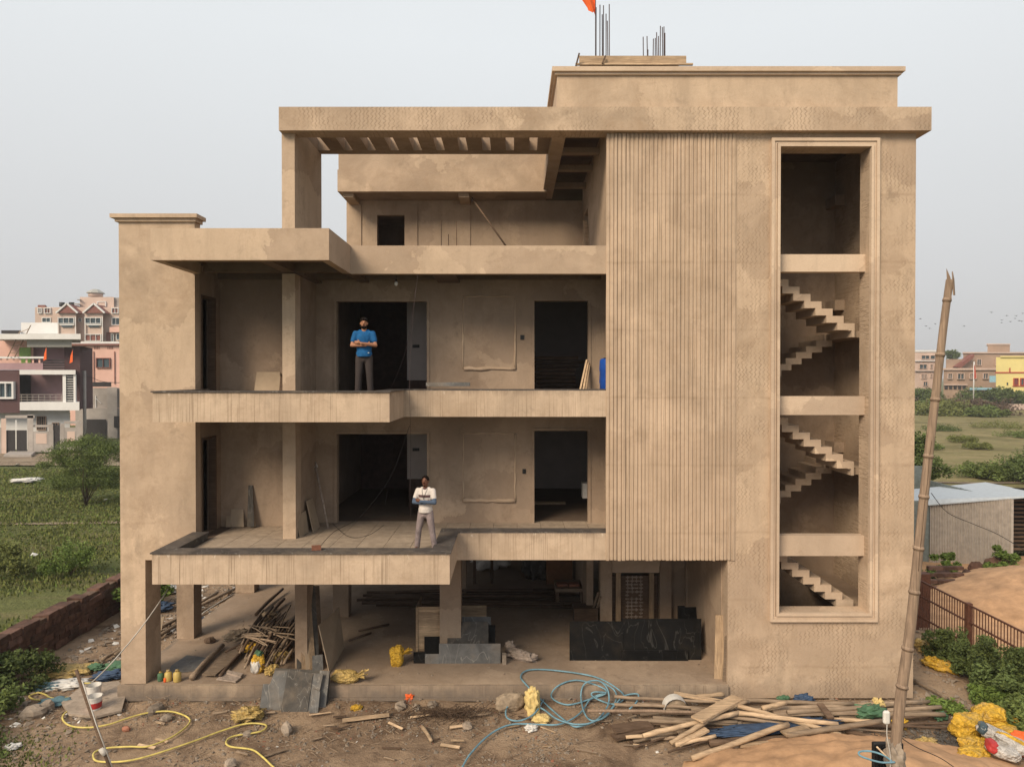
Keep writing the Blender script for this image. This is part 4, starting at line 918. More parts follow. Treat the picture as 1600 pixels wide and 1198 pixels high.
m = MB(); m.prism([(G(12, 712).x, Yc - 3.2), (G(55, 712).x, Yc - 3.2), (P(52, 0, Yc).x, Yc - .1), (P(12, 0, Yc).x, Yc - .1)], 'z', -.05, .18); m.build('gate_ramp', M['h_grey'], t)
# grey yard wall behind
Y = 72.; t = thing('yard_wall', 'unplastered grey block wall with dark gate below the pink house', 'wall', (P(150, 690, Y).x, Y, 0))
rect(t, 'wall_panel', 'h_grey', Y, 118, 606, 240, 637, .4); rect(t, 'wall_panel', 'h_grey', Y - .5, 118, 637.3, 168, 684, .4); rect(t, 'wall_post', 'h_grey', Y - .7, 168, 605, 183, 686, .6); rect(t, 'wall_panel', 'h_grey', Y - .45, 183, 637.5, 240, 684, .4)
rect(t, 'gate_leaf', 'h_dark', Y - .8, 133, 655, 166, 686, .1); rect(t, 'wall_hatch', 'h_dark', Y - .9, 178, 650, 187, 668, .1); rect(t, 'cross_mark', 'h_white', Y - .1, 149, 618, 150, 638, .05); m = MB(); m.beam(P(149.5, 622, Y - .12), P(158, 630, Y - .12), .08, .04); m.build('cross_mark', M['h_white'], t)
rect(t, 'tarpaulin', 'h_dark', Y - .2, 137, 597, 174, 604, 3)
x = P(132, 600, 60).x; m = MB(); m.tube([(x, 60, 0), (x, 60, P(132, 579, 60).z)], .17, 8); m.build('utility_pole', M['h_grey'], None, 'grey concrete utility pole standing beside the villa', 'pole')
m = MB(); m.tube(smooth_path([P(133, 585, 60), P(160, 596, 66), P(190, 598, 72)]), .03, 4); m.build('power_line', M['wire'], None, 'thin power line running right from the utility pole', 'wire')
# pink house
Y = 95.; t = thing('pink_house', 'plain pink house with brown roof trim behind the grey wall', 'house', (P(155, 690, Y).x, Y, 0))
rect(t, 'wall', 'h_pink', Y, 110, 539, 300, 690, 10); rect(t, 'roof_trim', 'h_gable', Y - .5, 108, 537, 300, 539.4, 11); rect(t, 'roof_parapet', 'h_white', Y - .3, 112, 533.5, 300, 536.8, 10)
for x0 in (125, 147, 168): 
    for i in range(4): rect(t, 'vent_slot', 'h_gable', Y - .05, x0 + i * 2.4, 541, x0 + i * 2.4 + 1.1, 545.5, .1)
window(t, Y - .02, 151, 559, 173, 575, 'h_gable', 1.2, .25, 1); window(t, Y - .02, 128, 559, 136, 566, 'h_gable', 1.2, .2, 0, 'h_dark')
for x in (146, 178.5): rect(t, 'drain_pipe', 'h_gable', Y - .15, x, 549, x + .8, 600, .12)
# gabled apartment block
Y = 135.; t = thing('apartment_block', 'large pinkish apartment block with two brown gables and rooftop dome', 'building', (P(120, 690, Y).x, Y, 0))
rect(t, 'wall', 'h_beige', Y, 56, 480, 300, 690, 18); rect(t, 'stair_tower', 'h_beige', Y + 2, 125, 464, 178, 480, 10); rect(t, 'stair_tower', 'h_grey', Y + 2.5, 178, 465, 187, 480, 8)
for x0, x1 in ((90, 120), (132, 162)):
    rect(t, 'bay', 'h_beige', Y - 1.5, x0 + 1, 489, x1 - 1, 600, 2)
    a, b_, c_ = P(x0 - 2, 489, Y - 2.2), P(x1 + 2, 489, Y - 2.2), P((x0 + x1) / 2, 475, Y - 2.2)
    m = MB(); m.prism([(a.x, a.z), (b_.x, b_.z), (c_.x, c_.z)], 'y', Y - 2.2, Y + 2); m.build('gable', M['h_gable'], t)
    m = MB(); m.beam(a + Vector((0, -.1, 0)), c_ + Vector((0, -.1, .1)), .3, .3); m.beam(c_ + Vector((0, -.1, .1)), b_ + Vector((0, -.1, 0)), .3, .3); m.build('gable_trim', M['h_white'], t)
    window(t, Y - 1.6, x0 + 1.5, 496, x1 - 3, 506, 'h_white', 1, .3, 2); rect(t, 'balcony_grille', 'h_white', Y - 1.9, x0 + 3, 506.5, x1 - 4, 508.2, .2); rect(t, 'balcony_grille', 'h_glass', Y - 1.8, x0 + 6, 508.4, x1 - 7, 511, .2)
    window(t, Y - 1.6, x0 + 1.5, 522, x1 - 3, 533, 'h_white', 1, .3, 2, 'h_gable')
    rect(t, 'bay_post', 'h_white', Y - 1.9, x0 + .2, 495, x0 + 1.2, 533, .3); rect(t, 'bay_post', 'h_white', Y - 1.9, x1 - 2.6, 495, x1 - 1.6, 533, .3)
window(t, Y, 66, 496, 80, 504, 'h_white', 1, .2, 1); window(t, Y, 175, 496, 188, 508, 'h_white', 1, .2, 1); window(t, Y, 123, 497, 128, 503, 'h_white', .6, .2, 1); rect(t, 'recess', 'h_gable', Y - .2, 166, 519, 173, 536, .3); rect(t, 'side_block', 'h_pink', Y - 1, 171, 511, 220, 519, 3); window(t, Y - .3, 174, 521, 178, 534, 'h_white', .8, .2, 0); window(t, Y - .3, 182, 521, 190, 531, 'h_white', .8, .2, 0)
for x0, x1 in ((60, 66), (70, 80), (175, 186)): window(t, Y - .05, x0, 481, x1, 490, 'h_white', 1, .3, 1, 'h_gable')
rect(t, 'roof_box', 'h_gable', Y, 59, 476.5, 71, 480, 3); window(t, Y + 1.9, 152, 471, 166, 480, 'h_white', 1, .2, 0, 'h_beige')
q = P(149.5, 463.5, Y + 6); m = MB(); m.tube([q, q + Vector((0, 0, .7))], 1.5, 8); m.build('dome_drum', M['h_beige'], t); m = MB(); m.tube([q + Vector((0, 0, .7)), q + Vector((0, 0, .9)), q + Vector((0, 0, 1.5)), q + Vector((0, 0, 1.65))], [1.9, 1.8, .9, .3], 8); m.sm = False; m.build('dome_roof', M['h_fascia'], t)
for px in (97, 112, 159): 
    q = P(px, 479, Y + 3); m = MB(); m.tube([q, q + Vector((0, 0, .9))], .55, 8); m.build('water_tank', M['black'], t)
rect(t, 'shade_slab', 'h_grey', Y + 1, 120, 467.5, 125.5, 468.5, 2); rect(t, 'shade_slab', 'h_grey', Y + 1, 115.5, 474, 125.5, 475.5, 2)
# right: beige block, brown house, yellow house
Y = 190.; t = thing('beige_block', 'beige four storey block beside the building corner on the far right', 'building', (P(1448, 640, Y).x, Y, 0))
rect(t, 'wall', 'h_beige', Y, 1405, 550, 1471, 640, 12); rect(t, 'roof_parapet', 'h_white', Y - .2, 1405, 547, 1471, 549.8, 10)
for x0, x1, y0, y1 in ((1439, 1452, 555, 561), (1453, 1468, 555, 561), (1436, 1448, 569, 576), (1453, 1457, 569, 576), (1439, 1443, 584, 592), (1443.6, 1447.5, 584, 592), (1461, 1465, 584, 592), (1453, 1456, 584, 590), (1442, 1449, 596, 603), (1460, 1466, 570, 577)): window(t, Y, x0, y0, x1, y1, 'h_beige', .5, .3, 1)
rect(t, 'ledge', 'h_white', Y - .6, 1430, 563, 1471, 564.2, .8); rect(t, 'ledge', 'h_grey', Y - .6, 1430, 579, 1471, 580, .8)
Y = 180.; t = thing('brown_house', 'sprawling brown weathered house with stepped roof on the far right', 'house', (P(1530, 640, Y).x, Y, 0))
rect(t, 'wall', 'h_brown', Y, 1474, 578, 1570, 640, 14); rect(t, 'wall', 'h_brown', Y + 2, 1505, 552, 1640, 578, 12, label='recessed upper storey'); rect(t, 'roof_room', 'h_brown', Y + 4, 1543, 539, 1578, 552, 8)
rect(t, 'roof_ledge', 'h_beige', Y + 3.8, 1541.5, 537, 1579, 538.8, 9); rect(t, 'roof_ledge', 'h_beige', Y + 1.6, 1504, 550, 1640, 552, 12); rect(t, 'roof_ledge', 'h_beige', Y - .5, 1473, 575, 1571, 578, 3)
rect(t, 'wall', 'h_brown', Y + 1, 1478, 561, 1506, 576, 8, label='lower left roof block')
a, b_, c_, d_ = P(1492, 573, Y), P(1521, 553, Y), P(1521, 558, Y), P(1500, 575, Y); m = MB(); m.prism([(a.x, a.z), (b_.x, b_.z), (c_.x, c_.z), (d_.x, d_.z)], 'y', Y - .4, Y + 2); m.build('stair_roof', M['h_gable'], t)
for x0, x1, y0, y1 in ((1480, 1487.5, 583, 592), (1495, 1506, 583, 592.5), (1514, 1520, 583, 592), (1521.5, 1525, 583, 592), (1535, 1543.5, 583, 592), (1461, 1466, 583, 590)): window(t, Y - .1, x0, y0, x1, y1, 'h_beige', .7, .4, 1)
for x0, x1 in ((1525.5, 1533), (1555, 1563)): window(t, Y + 1.9, x0, 561, x1, 571, 'h_beige', .6, .3, 1)
for i in range(5): rect(t, 'porch_arch', 'h_dark', Y - .2, 1476 + i * 7, 602.5, 1481 + i * 7, 608, .3)
rect(t, 'porch_ledge', 'h_beige', Y - .5, 1475, 600, 1512, 602, .8)
Y = 158.; t = thing('yellow_house', 'bright yellow house with red trims at the far right edge', 'house', (P(1590, 640, Y).x, Y, 0))
rect(t, 'wall', 'h_yellow', Y, 1556, 558, 1690, 612, 12); rect(t, 'wall', 'h_yellow', Y + 2, 1600, 600, 1690, 645, 10); rect(t, 'porch_wall', 'h_dark', Y + 1.5, 1560, 611, 1600, 645, 3)
rect(t, 'porch_column', 'h_yellow', Y, 1593, 612.2, 1598, 640, .6); rect(t, 'red_band', 'h_red', Y - .15, 1555, 581, 1690, 583, .3); rect(t, 'red_band', 'h_red', Y - .15, 1582, 602.5, 1690, 604, .3); rect(t, 'red_post', 'h_red', Y - .2, 1577, 574.5, 1579, 581, .3)
rect(t, 'roof_slab', 'h_yellow', Y - .4, 1563, 556, 1690, 558, 12); window(t, Y, 1583, 590.5, 1590.5, 602, 'h_red', 1, .3, 1); window(t, Y, 1593.5, 590.5, 1604, 602, 'h_red', 1, .3, 1); window(t, Y, 1572, 597, 1575.5, 602, 'h_yellow', .4, .1, 0)
rect(t, 'awning', 'h_blue', Y - .5, 1546, 587, 1556, 597, .5); rect(t, 'shed_roof', 'h_blue', Y - 3, 1515, 606, 1560, 609, 4)
t = thing('flag_mast', 'tall red flag on a white mast before the brown house', 'flag', P(1523, 625, 140)); m = MB(); a = P(1521, 628, 140); m.tube([a, P(1522, 565, 140)], .12, 6); m.build('mast', M['h_white'], t); m = MB(); m.sheet([P(1522, 570, 139.8), P(1522, 592, 139.8), P(1525.5, 590, 139.8), P(1523.5, 575, 139.8)], .1); m.build('flag_cloth', M['h_red'], t)
rect(thing('rubble_wall', 'low pale wall at the foot of the yellow house', 'wall', P(1585, 640, 145)), 'wall_panel', 'h_beige', 145, 1573, 631, 1640, 640, .4)
# flock of birds
BO = ('leftmost', 'second', 'third', 'fourth', 'fifth', 'sixth', 'seventh', 'eighth', 'ninth', 'tenth', 'eleventh', 'twelfth', 'thirteenth', 'fourteenth', 'rightmost')
for kk, (k, (px, py)) in enumerate(enumerate(sorted(((1438, 498), (1447, 509.5), (1452.5, 513), (1461.5, 506), (1506.5, 509.5), (1549.5, 488), (1565.5, 500), (1573, 493), (1565, 504), (1579, 502.5), (1586, 497.5), (1588, 493.5), (1592.5, 501), (1596.5, 502), (1598, 489.5))))):
    q = P(px, py, 110 + (k % 4) * 6); m = MB(); s = .33 + .04 * (k % 3)
    m.ell(q, (.16, .07, .07), None, 6, 4); d = .12 if k % 2 else -.05
    m.sheet([q, q + Vector((-s, 0, d)), q + Vector((-s * .5, .12, d * .4))], .015); m.sheet([q, q + Vector((s, 0, d)), q + Vector((s * .5, .12, d * .4))], .015)
    m.build('bird', M['h_dark'], None, 'small dark bird in the far flock at the right, %s from the left' % BO[kk], 'bird', 'birds flying over the far field')
# ================================================================ CLUTTER
def one(mb, name, mat, label, cat, group=None, **k): return mb.build(name, M[mat], None, label, cat, group, **k)
def pl(px, py, Y): return P(px, py, Y)
def lean(name, mat, label, cat, p0, p1, top0, top1, t=.02, group=None, bevel=0):
    """a leaning board through four world corners: bottom left, bottom right, top right, top left"""
    m = MB(); a, b, c, d = map(Vector, (p0, p1, top1, top0)); n = (b - a).cross(d - a).normalized()
    if n.y < 0: n = -n
    m.sheet([a, b, c, d], t, n); return one(m, name, mat, label, cat, group, bevel=bevel)
def lean_px(name, mat, label, cat, xy, Yb, Yt, t=.02, group=None):
    (x0, y0), (x1, y1), (x2, y2), (x3, y3) = xy       # bottom left, bottom right, top right, top left in photo pixels
    return lean(name, mat, label, cat, P(x0, y0, Yb), P(x1, y1, Yb), P(x3, y3, Yt), P(x2, y2, Yt), t, group)
# second floor
lean_px('plywood_board', 'board', 'pale plywood board leaning behind the second floor ledge left of the column', 'board', ((397, 612), (441, 612), (437, 581), (401, 581)), 1.0, 1.38, .02)
lean_px('plywood_board', 'wood_dark', 'narrow dark board edge beside the pale plywood on the second floor', 'board', ((436, 612), (441, 612), (441, 588), (438, 588)), .9, 1.0, .02)
m = MB(); a = P(666, 603.5, .1); b = P(734, 603.5, .1); m.obox((a + b) / 2 + Vector((0, .05, .05)), ((b - a).length, .22, .09)); one(m, 'stone_strip', 'slate', 'grey stone strip lying on the second floor ledge', 'stone slab')
q = P(943, 605, .9); t = thing('drum', 'blue plastic drum standing on the second floor beside the ribbed block', 'drum', (2.46, .95, Z(-.48)))
m = MB(); zb = Z(-.48); m.tube([(2.46, .95, zb), (2.46, .95, zb + .03), (2.46, .95, zb + .3), (2.46, .95, zb + .33), (2.46, .95, zb + .6), (2.46, .95, zb + .63), (2.46, .95, zb + .88), (2.46, .95, zb + .92)], [.26, .29, .29, .305, .29, .305, .29, .25], 20); m.build('drum_body', M['blue_drum'], t)
m = MB(); m.tube([(2.46, .95, zb + .92), (2.46, .95, zb + .94)], [.2, .2], 16); m.build('drum_lid', M['black'], t)
for k, (x0, x1, y1) in enumerate(((906, 917, 562), (911, 919, 566), (915, 921, 570))):
    m = MB(); m.beam(P(x0, 612, 1.3), P(x1, y1, 1.76), .045, .03); one(m, 'plank', 'wood_pale', ('leftmost', 'middle', 'rightmost')[k] + ' of three thin pale planks leaning at the second floor doorway', 'plank')
for i in range(9):
    z = Z(-.48) + .06 + i * .115; m = MB(); x0 = -.28 + rnd.uniform(0, .1); m.box(x0, 2.15 - rnd.uniform(0, .3), 4.4 + rnd.uniform(0, .1), 4.7, z, z + .09)
    one(m, 'timber', 'wood_dark', 'long dark timber in the stack inside the right second floor room, ' + ('bottom', 'second', 'third', 'fourth', 'fifth', 'sixth', 'seventh', 'eighth', 'topmost')[i] + ' layer', 'timber', 'stacked timbers in the upper room')
# bulbs and wires
t = thing('light_bulb', 'unlit light bulb hanging below the second floor ceiling', 'light bulb', P(619, 440, .6)); q = P(619, 443, .6)
m = MB(); m.tube([q + Vector((0, 0, .3)), q + Vector((0, 0, .08))], .008, 5); m.build('flex', M['wire'], t); m = MB(); m.ell(q, (.045, .045, .06)); m.build('bulb', M['glass_bulb'], t); m = MB(); m.tube([q + Vector((0, 0, .05)), q + Vector((0, 0, .10))], .022, 8); m.build('bulb_holder', M['wire'], t)
def wirep(pts, r, label, mat='rebar', name='wire', cat='wire'):
    m = MB(); m.tube(smooth_path(pts, 6), r, 5); return one(m, name, mat, label, cat)
wirep([P(653, 428, -.02), P(648, 470, -.03), P(642, 540, -.04), P(640, 603, -.5), P(642, 700, -.05), P(641, 760, -.05), P(642, 812, .6)], .004, 'long grey wire hanging from the terrace band past both upper floors')
wirep([P(650, 450, .0), P(636, 540, .3), P(618, 590, 1.2), P(610, 606, 1.5)], .004, 'wire curving from the hanging wire into the wide second floor opening')
wirep([P(640, 665, .0), P(610, 745, .8), P(565, 805, 1.5), P(545, 818, 1.4), P(520, 832, .2), P(498, 856, -1.4)], .006, 'wire trailing over the first floor tiles to the orange brick', 'wire')
wirep([P(617, 670, 2.4), P(612, 720, 3), P(602, 788, 3)], .004, 'thin pale wire hanging inside the wide first floor opening')
wirep([P(520, 818, 1.4), P(545, 838, .2), P(575, 836, 0), P(600, 820, 1)], .006, 'black wire looping over the first floor tiles', 'wire')
q = P(494, 857, -1.75); m = MB(); m.obox((q.x, -1.74, Z(-3.64) + .05), (.19, .10, .09), Matrix.Rotation(.3, 3, 'Z'), .06); one(m, 'brick', 'brick', 'single orange brick on the first floor stone ledge', 'brick')
# first floor
lean_px('board', 'board', 'square pale board leaning at the back wall of the left first floor bay', 'board', ((359, 823), (381, 823), (380, 795), (361, 795)), 1.2, 1.40)
lean_px('board', 'board', 'small pale board leaning left of the square one in the first floor bay', 'board', ((353, 823), (361, 823), (361, 806), (354, 806)), 1.15, 1.38)
lean_px('stone_post', 'slate_dark', 'narrow dark spotted stone strip standing in the left first floor bay', 'stone slab', ((386, 823), (397, 823), (395, 758), (388, 758)), 1.15, 1.4, .03)
x1 = XF1
lean('board', 'board', 'grey board leaning on the side of the first floor column, nearest the camera', 'board', P(470, 842, .15), P(483, 831, .75), P(463, 806, .15), P(478, 797, .75), .02)
lean('board', 'board', 'taller grey board leaning on the partition behind the nearest board', 'board', P(489, 833, .7), P(499, 823, 1.3), P(478, 783, .7), P(487, 778, 1.3), .02)
m = MB(); m.tube([P(513, 826, 1.2), P(492, 722, 1.70)], .028, 7); one(m, 'pipe', 'rag', 'dusty grey pipe leaning in the corner left of the wide first floor opening', 'pipe')
m = MB(); m.tube([P(490, 722, 1.74), P(494, 730, 1.70)], [.05, .06], 7); one(m, 'plastic_wrap', 'white_plastic', 'white plastic wrapped round the top of the leaning pipe', 'plastic')
m = MB(); a = P(835, 796, 4.6); m.obox((a.x + .45, 4.6, Z(-3.78)), (.95, .16, .07)); one(m, 'plank', 'wood_pale', 'pale plank lying on the floor of the right first floor room', 'plank')
m = MB(); m.obox(P(917, 765, 3.6), (.28, .4, .42)); one(m, 'bucket', 'white_plastic', 'white container at the right side of the right first floor room', 'container')
# ---- ground floor, centre: slate panels, crate
def slab(name, mat, label, px0, px1, py0, py1, Yb, Yt, t=.03, z=.34):
    """upright slab: px0..px1 wide, foot on the floor seen at py1, top at py0"""
    Yb = G(px0, py1, z).y; Yt = Yb + Yt
    a = P(px0, py1, Yb); b = P(px1, py1, Yb); c = P(px1, py0, Yt); d = P(px0, py0, Yt)
    return lean(name, mat, label, 'stone slab', a, b, d, c, t)
slab('slate_slab', 'slate', 'long grey slate slab standing at the front of the centre stack', 686, 782, 1005, 1036, 0, .10)
slab('slate_slab', 'slate', 'small grey slate piece left of the long front slab', 664, 687, 1021, 1036.5, 0, .08)
slab('slate_slab', 'black_stone', 'small black slab piece at the left foot of the centre stack', 646, 665, 1018, 1036, 0, .08)
slab('slate_slab', 'slate_dark', 'ribbed dark slab upright in front of the middle column', 699, 763, 971, 1024, 0, .25)
slab('slate_slab', 'black_stone', 'tall black slab left of the ribbed dark slab', 663, 701, 973, 1022, 0, .3)
slab('slate_slab', 'black_stone', 'black slab showing at the right behind the ribbed slab', 758, 774, 976, 1020, 0, .25)
slab('slate_slab', 'slate', 'grey slab edge leaning behind the ribbed slab at right', 722, 767, 963, 1015, 0, .3)
m = MB(); a = G(783, 1036, .34); m.obox(a + Vector((.08, 0, .12)), (.10, .16, .24)); one(m, 'block', 'stone_grey', 'small pale block at the right end of the slate stack', 'block')
t = thing('crate', 'open slatted wooden crate standing left of the middle column', 'crate', G(668, 1018, .34))
a = G(650, 1018, .34); z1 = P(650, 948, a.y).z; X0, X1 = a.x, P(692, 948, a.y).x
for i in range(17): z = .36 + i * (z1 - .36) / 17; m = MB(); m.box(X0, X1, a.y, a.y + .025, z, z + .075); m.build('slat', M['wood_pale'], t)
for x in (X0, X1 - .06): m = MB(); m.box(x, x + .06, a.y - .03, a.y - .002, .338, z1); m.build('post', M['wood_pale'], t)
m = MB(); m.box(X0, X0 + .04, a.y + .026, a.y + .9, .338, z1); m.build('side_panel', M['wood'], t)
t = thing('crate', 'low slatted wooden crate right of the middle column', 'crate', G(740, 1000, .34)); a = G(722, 990, .34); z1 = P(650, 947, a.y).z; X0, X1 = a.x, P(760, 948, a.y).x
for i in range(8): z = .5 + i * (z1 - .5) / 8; m = MB(); m.box(X0, X1, a.y, a.y + .025, z, z + .1); m.build('slat', M['wood_pale'], t)
for x in (X0, X1 - .06): m = MB(); m.box(x, x + .06, a.y + .026, a.y + .09, .338, z1); m.build('post', M['wood'], t)
# black granite slabs
slab('granite_slab', 'black_stone', 'long polished black granite slab leaning before the carved door', 972, 1096, 966, 1030.5, 0, .35, .03)
slab('granite_slab', 'black_stone', 'scratched black granite slab overlapping the left end of the long one', 890, 974, 970, 1031.5, 0, .34, .03)
slab('granite_slab', 'black_stone', 'low black granite strip at the foot of the long slab', 970, 1075, 1015, 1032, 0, .05, .02)
slab('granite_slab', 'black_stone', 'black slab offcut with uneven top standing behind the long slab at right', 1060, 1093, 948, 1005, 0, .25, .05)
slab('granite_slab', 'black_stone', 'small black stub rising left of the uneven offcut', 1059, 1070, 946, 1000, 0, .25, .03)
def sack(name, mat, label, cat, q, dims, R, seed, amp=.25, fr=1.5, group=None, nu=40, nv=28, sq=.72, parent=None):
    k = seed * 7.3; m = MB()
    def fn(p):
        p = Vector((math.copysign(abs(p.x) ** sq, p.x), math.copysign(abs(p.y) ** sq, p.y), math.copysign(abs(p.z) ** .8, p.z)))
        d = noise.noise(p * fr + Vector((k, 0, 0))) * amp + noise.noise(p * fr * 3.1 + Vector((0, k, 0))) * amp * .3 + (.18 - abs(noise.noise(p * fr * 1.5 + Vector((0, k, 2))))) * amp * .9 + (.15 - abs(noise.noise(p * fr * 3.2 + Vector((3, k, 2))))) * amp * .22
        return p * (1 + d)
    m.ell(q, dims, R, nu, nv, fn)
    return m.build(name, M[mat], parent, label, cat, group)
RZ = lambda a: Matrix.Rotation(a, 3, 'Z')
def tiesack(name, label, q, dims, R, seed, mats=('yellow_plastic', 'yellow_plastic'), z0=None):
    t = thing(name, label, 'sack', Vector(q) - Vector((0, 0, dims[2])))
    sack('sack_body', mats[0], None, None, q, dims, R, seed, parent=t)
    e = Vector(q) + R @ Vector((dims[0] * 1.02, 0, dims[2] * .25)); m = MB(); r = random.Random(seed)
    for i in range(9):
        d = R @ Vector((r.uniform(.1, .24), r.uniform(-.12, .12), r.uniform(-.02, .14))); m.sheet([e + R @ Vector((-.06, -.05, 0)), e + R @ Vector((-.06, .05, 0)), e + d + Vector((0, .03, .02)), e + d], .006)
    m.build('sack_neck', M[mats[1]], t); return t
q = G(619, 1042, .34); tiesack('sack', 'bright yellow plastic sack standing on the ground floor', q + Vector((0, .1, .24)), (.17, .14, .25), RZ(0), 3)
q = G(538, 1066, .34); tiesack('sack', 'filled pale yellow sack lying on the plinth edge beside the slate stack', q + Vector((0, .05, .13)), (.33, .17, .13), RZ(-.15), 5, ('yellow_old', 'yellow_old'))
q = G(815, 1030, .34); a = sack('rag', 'rag', 'crumpled dusty cloth lying right of the slate slabs', 'cloth', q + Vector((0, 0, .1)), (.38, .14, .12), RZ(-.5), 8, .5, 2.3)
q = G(797, 1018, .34); sack('rag', 'rag', 'small bundled end of the dusty cloth right of the slate slabs', 'cloth', q + Vector((0, 0, .14)), (.12, .1, .14), RZ(.3), 9, .4, 2)
# bench, box, bundle, deep clutter
t = thing('bench', 'dusty low wooden bench deep on the right of the ground floor', 'bench', G(893, 955, .34)); a = G(868, 950, .34); b = G(915, 950, .34); zt = .95
m = MB(); m.box(a.x, b.x, a.y, a.y + 1.0, zt - .1, zt); m.build('seat', M['wood'], t)
for x in (a.x + .06, b.x - .06):
    for y in (a.y + .06, a.y + .9): m = MB(); m.box(x - .05, x + .05, y - .05, y + .05, .338, zt - .1); m.build('leg', M['wood_dark'], t)
for k, px in enumerate((878, 896)): q = P(px, 945, a.y + .3); m = MB(); m.obox((q.x, a.y + .3, zt + .05), (.32, .25, .08), RZ(.1), .05); one(m, 'brick', 'brick', ('left', 'right')[k] + ' of two dusty bricks on the low bench', 'brick')
m = MB(); a = G(897, 975, .34); m.box(a.x, a.x + .7, a.y, a.y + .5, .339, .8); one(m, 'wood_block', 'wood_dark', 'dark wooden block just left of the black granite slabs', 'block')
t = thing('cardboard_box', 'brown cardboard box in the dark depth of the ground floor', 'box', (1.9, 8, .34)); m = MB(); m.box(1.2, 2.1, 8, 8.8, .339, 2.5); m.build('box_body', M['cardboard'], t); m = MB(); m.box(1.2, 2.1, 7.985, 7.998, 1.3, 1.36); m.build('box_tape', M['wood'], t)
sack('plastic_bundle', 'slate_dark', 'dark shiny plastic bundle left of the cardboard box', 'bundle', (.85, 8.6, 1.3), (.45, .4, .95), RZ(0), 12, .5, 2.5)
sack('plastic_bundle', 'white_plastic', 'pale plastic bundle lying deep behind the middle column', 'bundle', (-.7, 10, .8), (.7, .4, .45), RZ(.2), 13, .5, 2)
t = thing('scaffold_stand', 'dark wooden stand loaded with scraps deep behind the middle column', 'stand', (-1.0, 8, .34))
for x in (-1.35, -.75): m = MB(); m.box(x, x + .1, 8, 8.1, .338, 2.2); m.build('leg', M['wood_dark'], t)
m = MB(); m.box(-1.7, -.3, 7.95, 8.2, 2.2, 2.35); m.build('top', M['wood_dark'], t)
r = random.Random(21)
for i in range(12):
    a = Vector((-4.6 + r.uniform(-.3, .8), 6.1 + r.uniform(-.6, .6), .40 + .07 * (i // 4))); b = a + Vector((r.uniform(4.5, 6.6), r.uniform(-.5, .5), r.uniform(-.0, .06)))
    m = MB(); m.tube([a, (a + b) / 2 + Vector((0, r.uniform(-.08, .08), .02)), b], .045, 6); one(m, 'pole', 'wood_dark', 'long dark pole lying across the depth of the ground floor', 'pole', 'dark poles lying deep on the ground floor')
for i, (a, b) in enumerate((((545, 1000), (580, 988)), ((560, 985), (608, 975)))):
    m = MB(); m.tube([G(*a, .37), G(*b, .37)], .03, 6); one(m, 'stick', 'wood_dark', ('lower', 'upper')[i] + ' dark stick lying on the floor right of the big leaning panel', 'stick')
for k, (x0, y0, x1, y1) in enumerate(((921, 968, 935, 925), (928, 968, 938, 932))): m = MB(); m.beam(G(x0, y0, .34), P(x1, y1, 3.85), .07, .03); one(m, 'plank', 'wood', ('left', 'right')[k] + ' of two thin planks leaning on the pillar beside the carved door', 'plank')
# boards at right jamb
lean('plank', 'wood_up', 'wide pale plank leaning on the right jamb of the ground floor bay', 'plank', G(1116, 1060, .34), G(1132, 1061, .34), P(1118, 961, .40), P(1137, 961, .38), .04)
lean('plank', 'wood', 'shorter narrow plank in front of the wide pale plank at the right jamb', 'plank', G(1129, 1064, .34), G(1138, 1065, .34), P(1132, 995, .06), P(1139, 990, .05), .03)
# ---- left ground bay: timber pile
r = random.Random(33)
lbls = ['brown stick in the tangled timber pile left of the column']
def seg(px0, py0, px1, py1, z0, z1, rad, mat, label, name='stick', cat='stick', group='sticks of the timber pile', flat=None, bend=.02):
    a, b = G(px0, py0, z0), G(px1, py1, z1); m = MB(); d = b - a; s = Vector((-d.y, d.x, 0)).normalized()
    if flat: m.beam(a, b, flat, .035, up=Vector((0, 0, 1)))
    else:
        ps = [a.lerp(b, k / 5) + s * (bend * d.length * math.sin(k / 5 * math.pi)) + Vector((0, 0, r.uniform(-.006, .006))) for k in range(6)]
        m.tube(ps, [rad * (1 + .12 * r.uniform(-1, 1)) * (1.08 - .16 * k / 5) for k in range(6)], 8)
    return one(m, name, mat, label, cat, group)
for px0, py0, px1, py1, z1, rad, fl, mt, lb in (
    (300, 1058, 348, 1008, .42, .06, None, 'wood', 'thick bent log lying nearest the jars at the left of the pile'),
    (326, 1054, 394, 1000, .40, 0, .34, 'wood', 'wide weathered plank lying left of the stick pile'),
    (344, 1055, 402, 996, .46, .04, None, 'wood_dark', 'dark edge timber along the right side of the wide plank'),
    (400, 960, 442, 920, .5, .05, None, 'wood_dark', 'dark log at the upper end of the pile on the step'),
    (424, 958, 444, 935, .5, .05, None, 'wood_dark', 'short dark log beside the upper dark log'),
    (352, 1018, 388, 1001, .5, .03, None, 'wood_dark', 'thin dark stick lying over the wide plank'),
    (370, 1013, 389, 998, .5, .03, None, 'wood', 'short stick crossing the top of the wide plank'),
    (360, 990, 375, 984, .5, .04, None, 'wood_dark', 'short curved dark stick above the crumpled paper')):
    seg(px0, py0, px1, py1, .42, z1, rad, mt, lb, flat=fl, name='plank' if fl else 'stick', cat='plank' if fl else 'stick', group=None)
for i in range(75):
    f = r.random(); px0 = 372 + r.uniform(0, 72); py0 = 1046 - (px0 - 372) * .12 - r.uniform(0, 42); 
    L_ = r.uniform(25, 75); ang = r.uniform(.75, 1.15); px1 = min(px0 + L_ * math.cos(ang) * .85, 462); py1 = py0 - L_ * math.sin(ang)
    seg(px0, py0, px1, py1, .37 + .006 * i * .6, .42 + .009 * i * .6 + r.uniform(0, .08), r.uniform(.018, .04), r.choice(('wood_dark', 'wood', 'wood', 'wood_dark')), lbls[0])
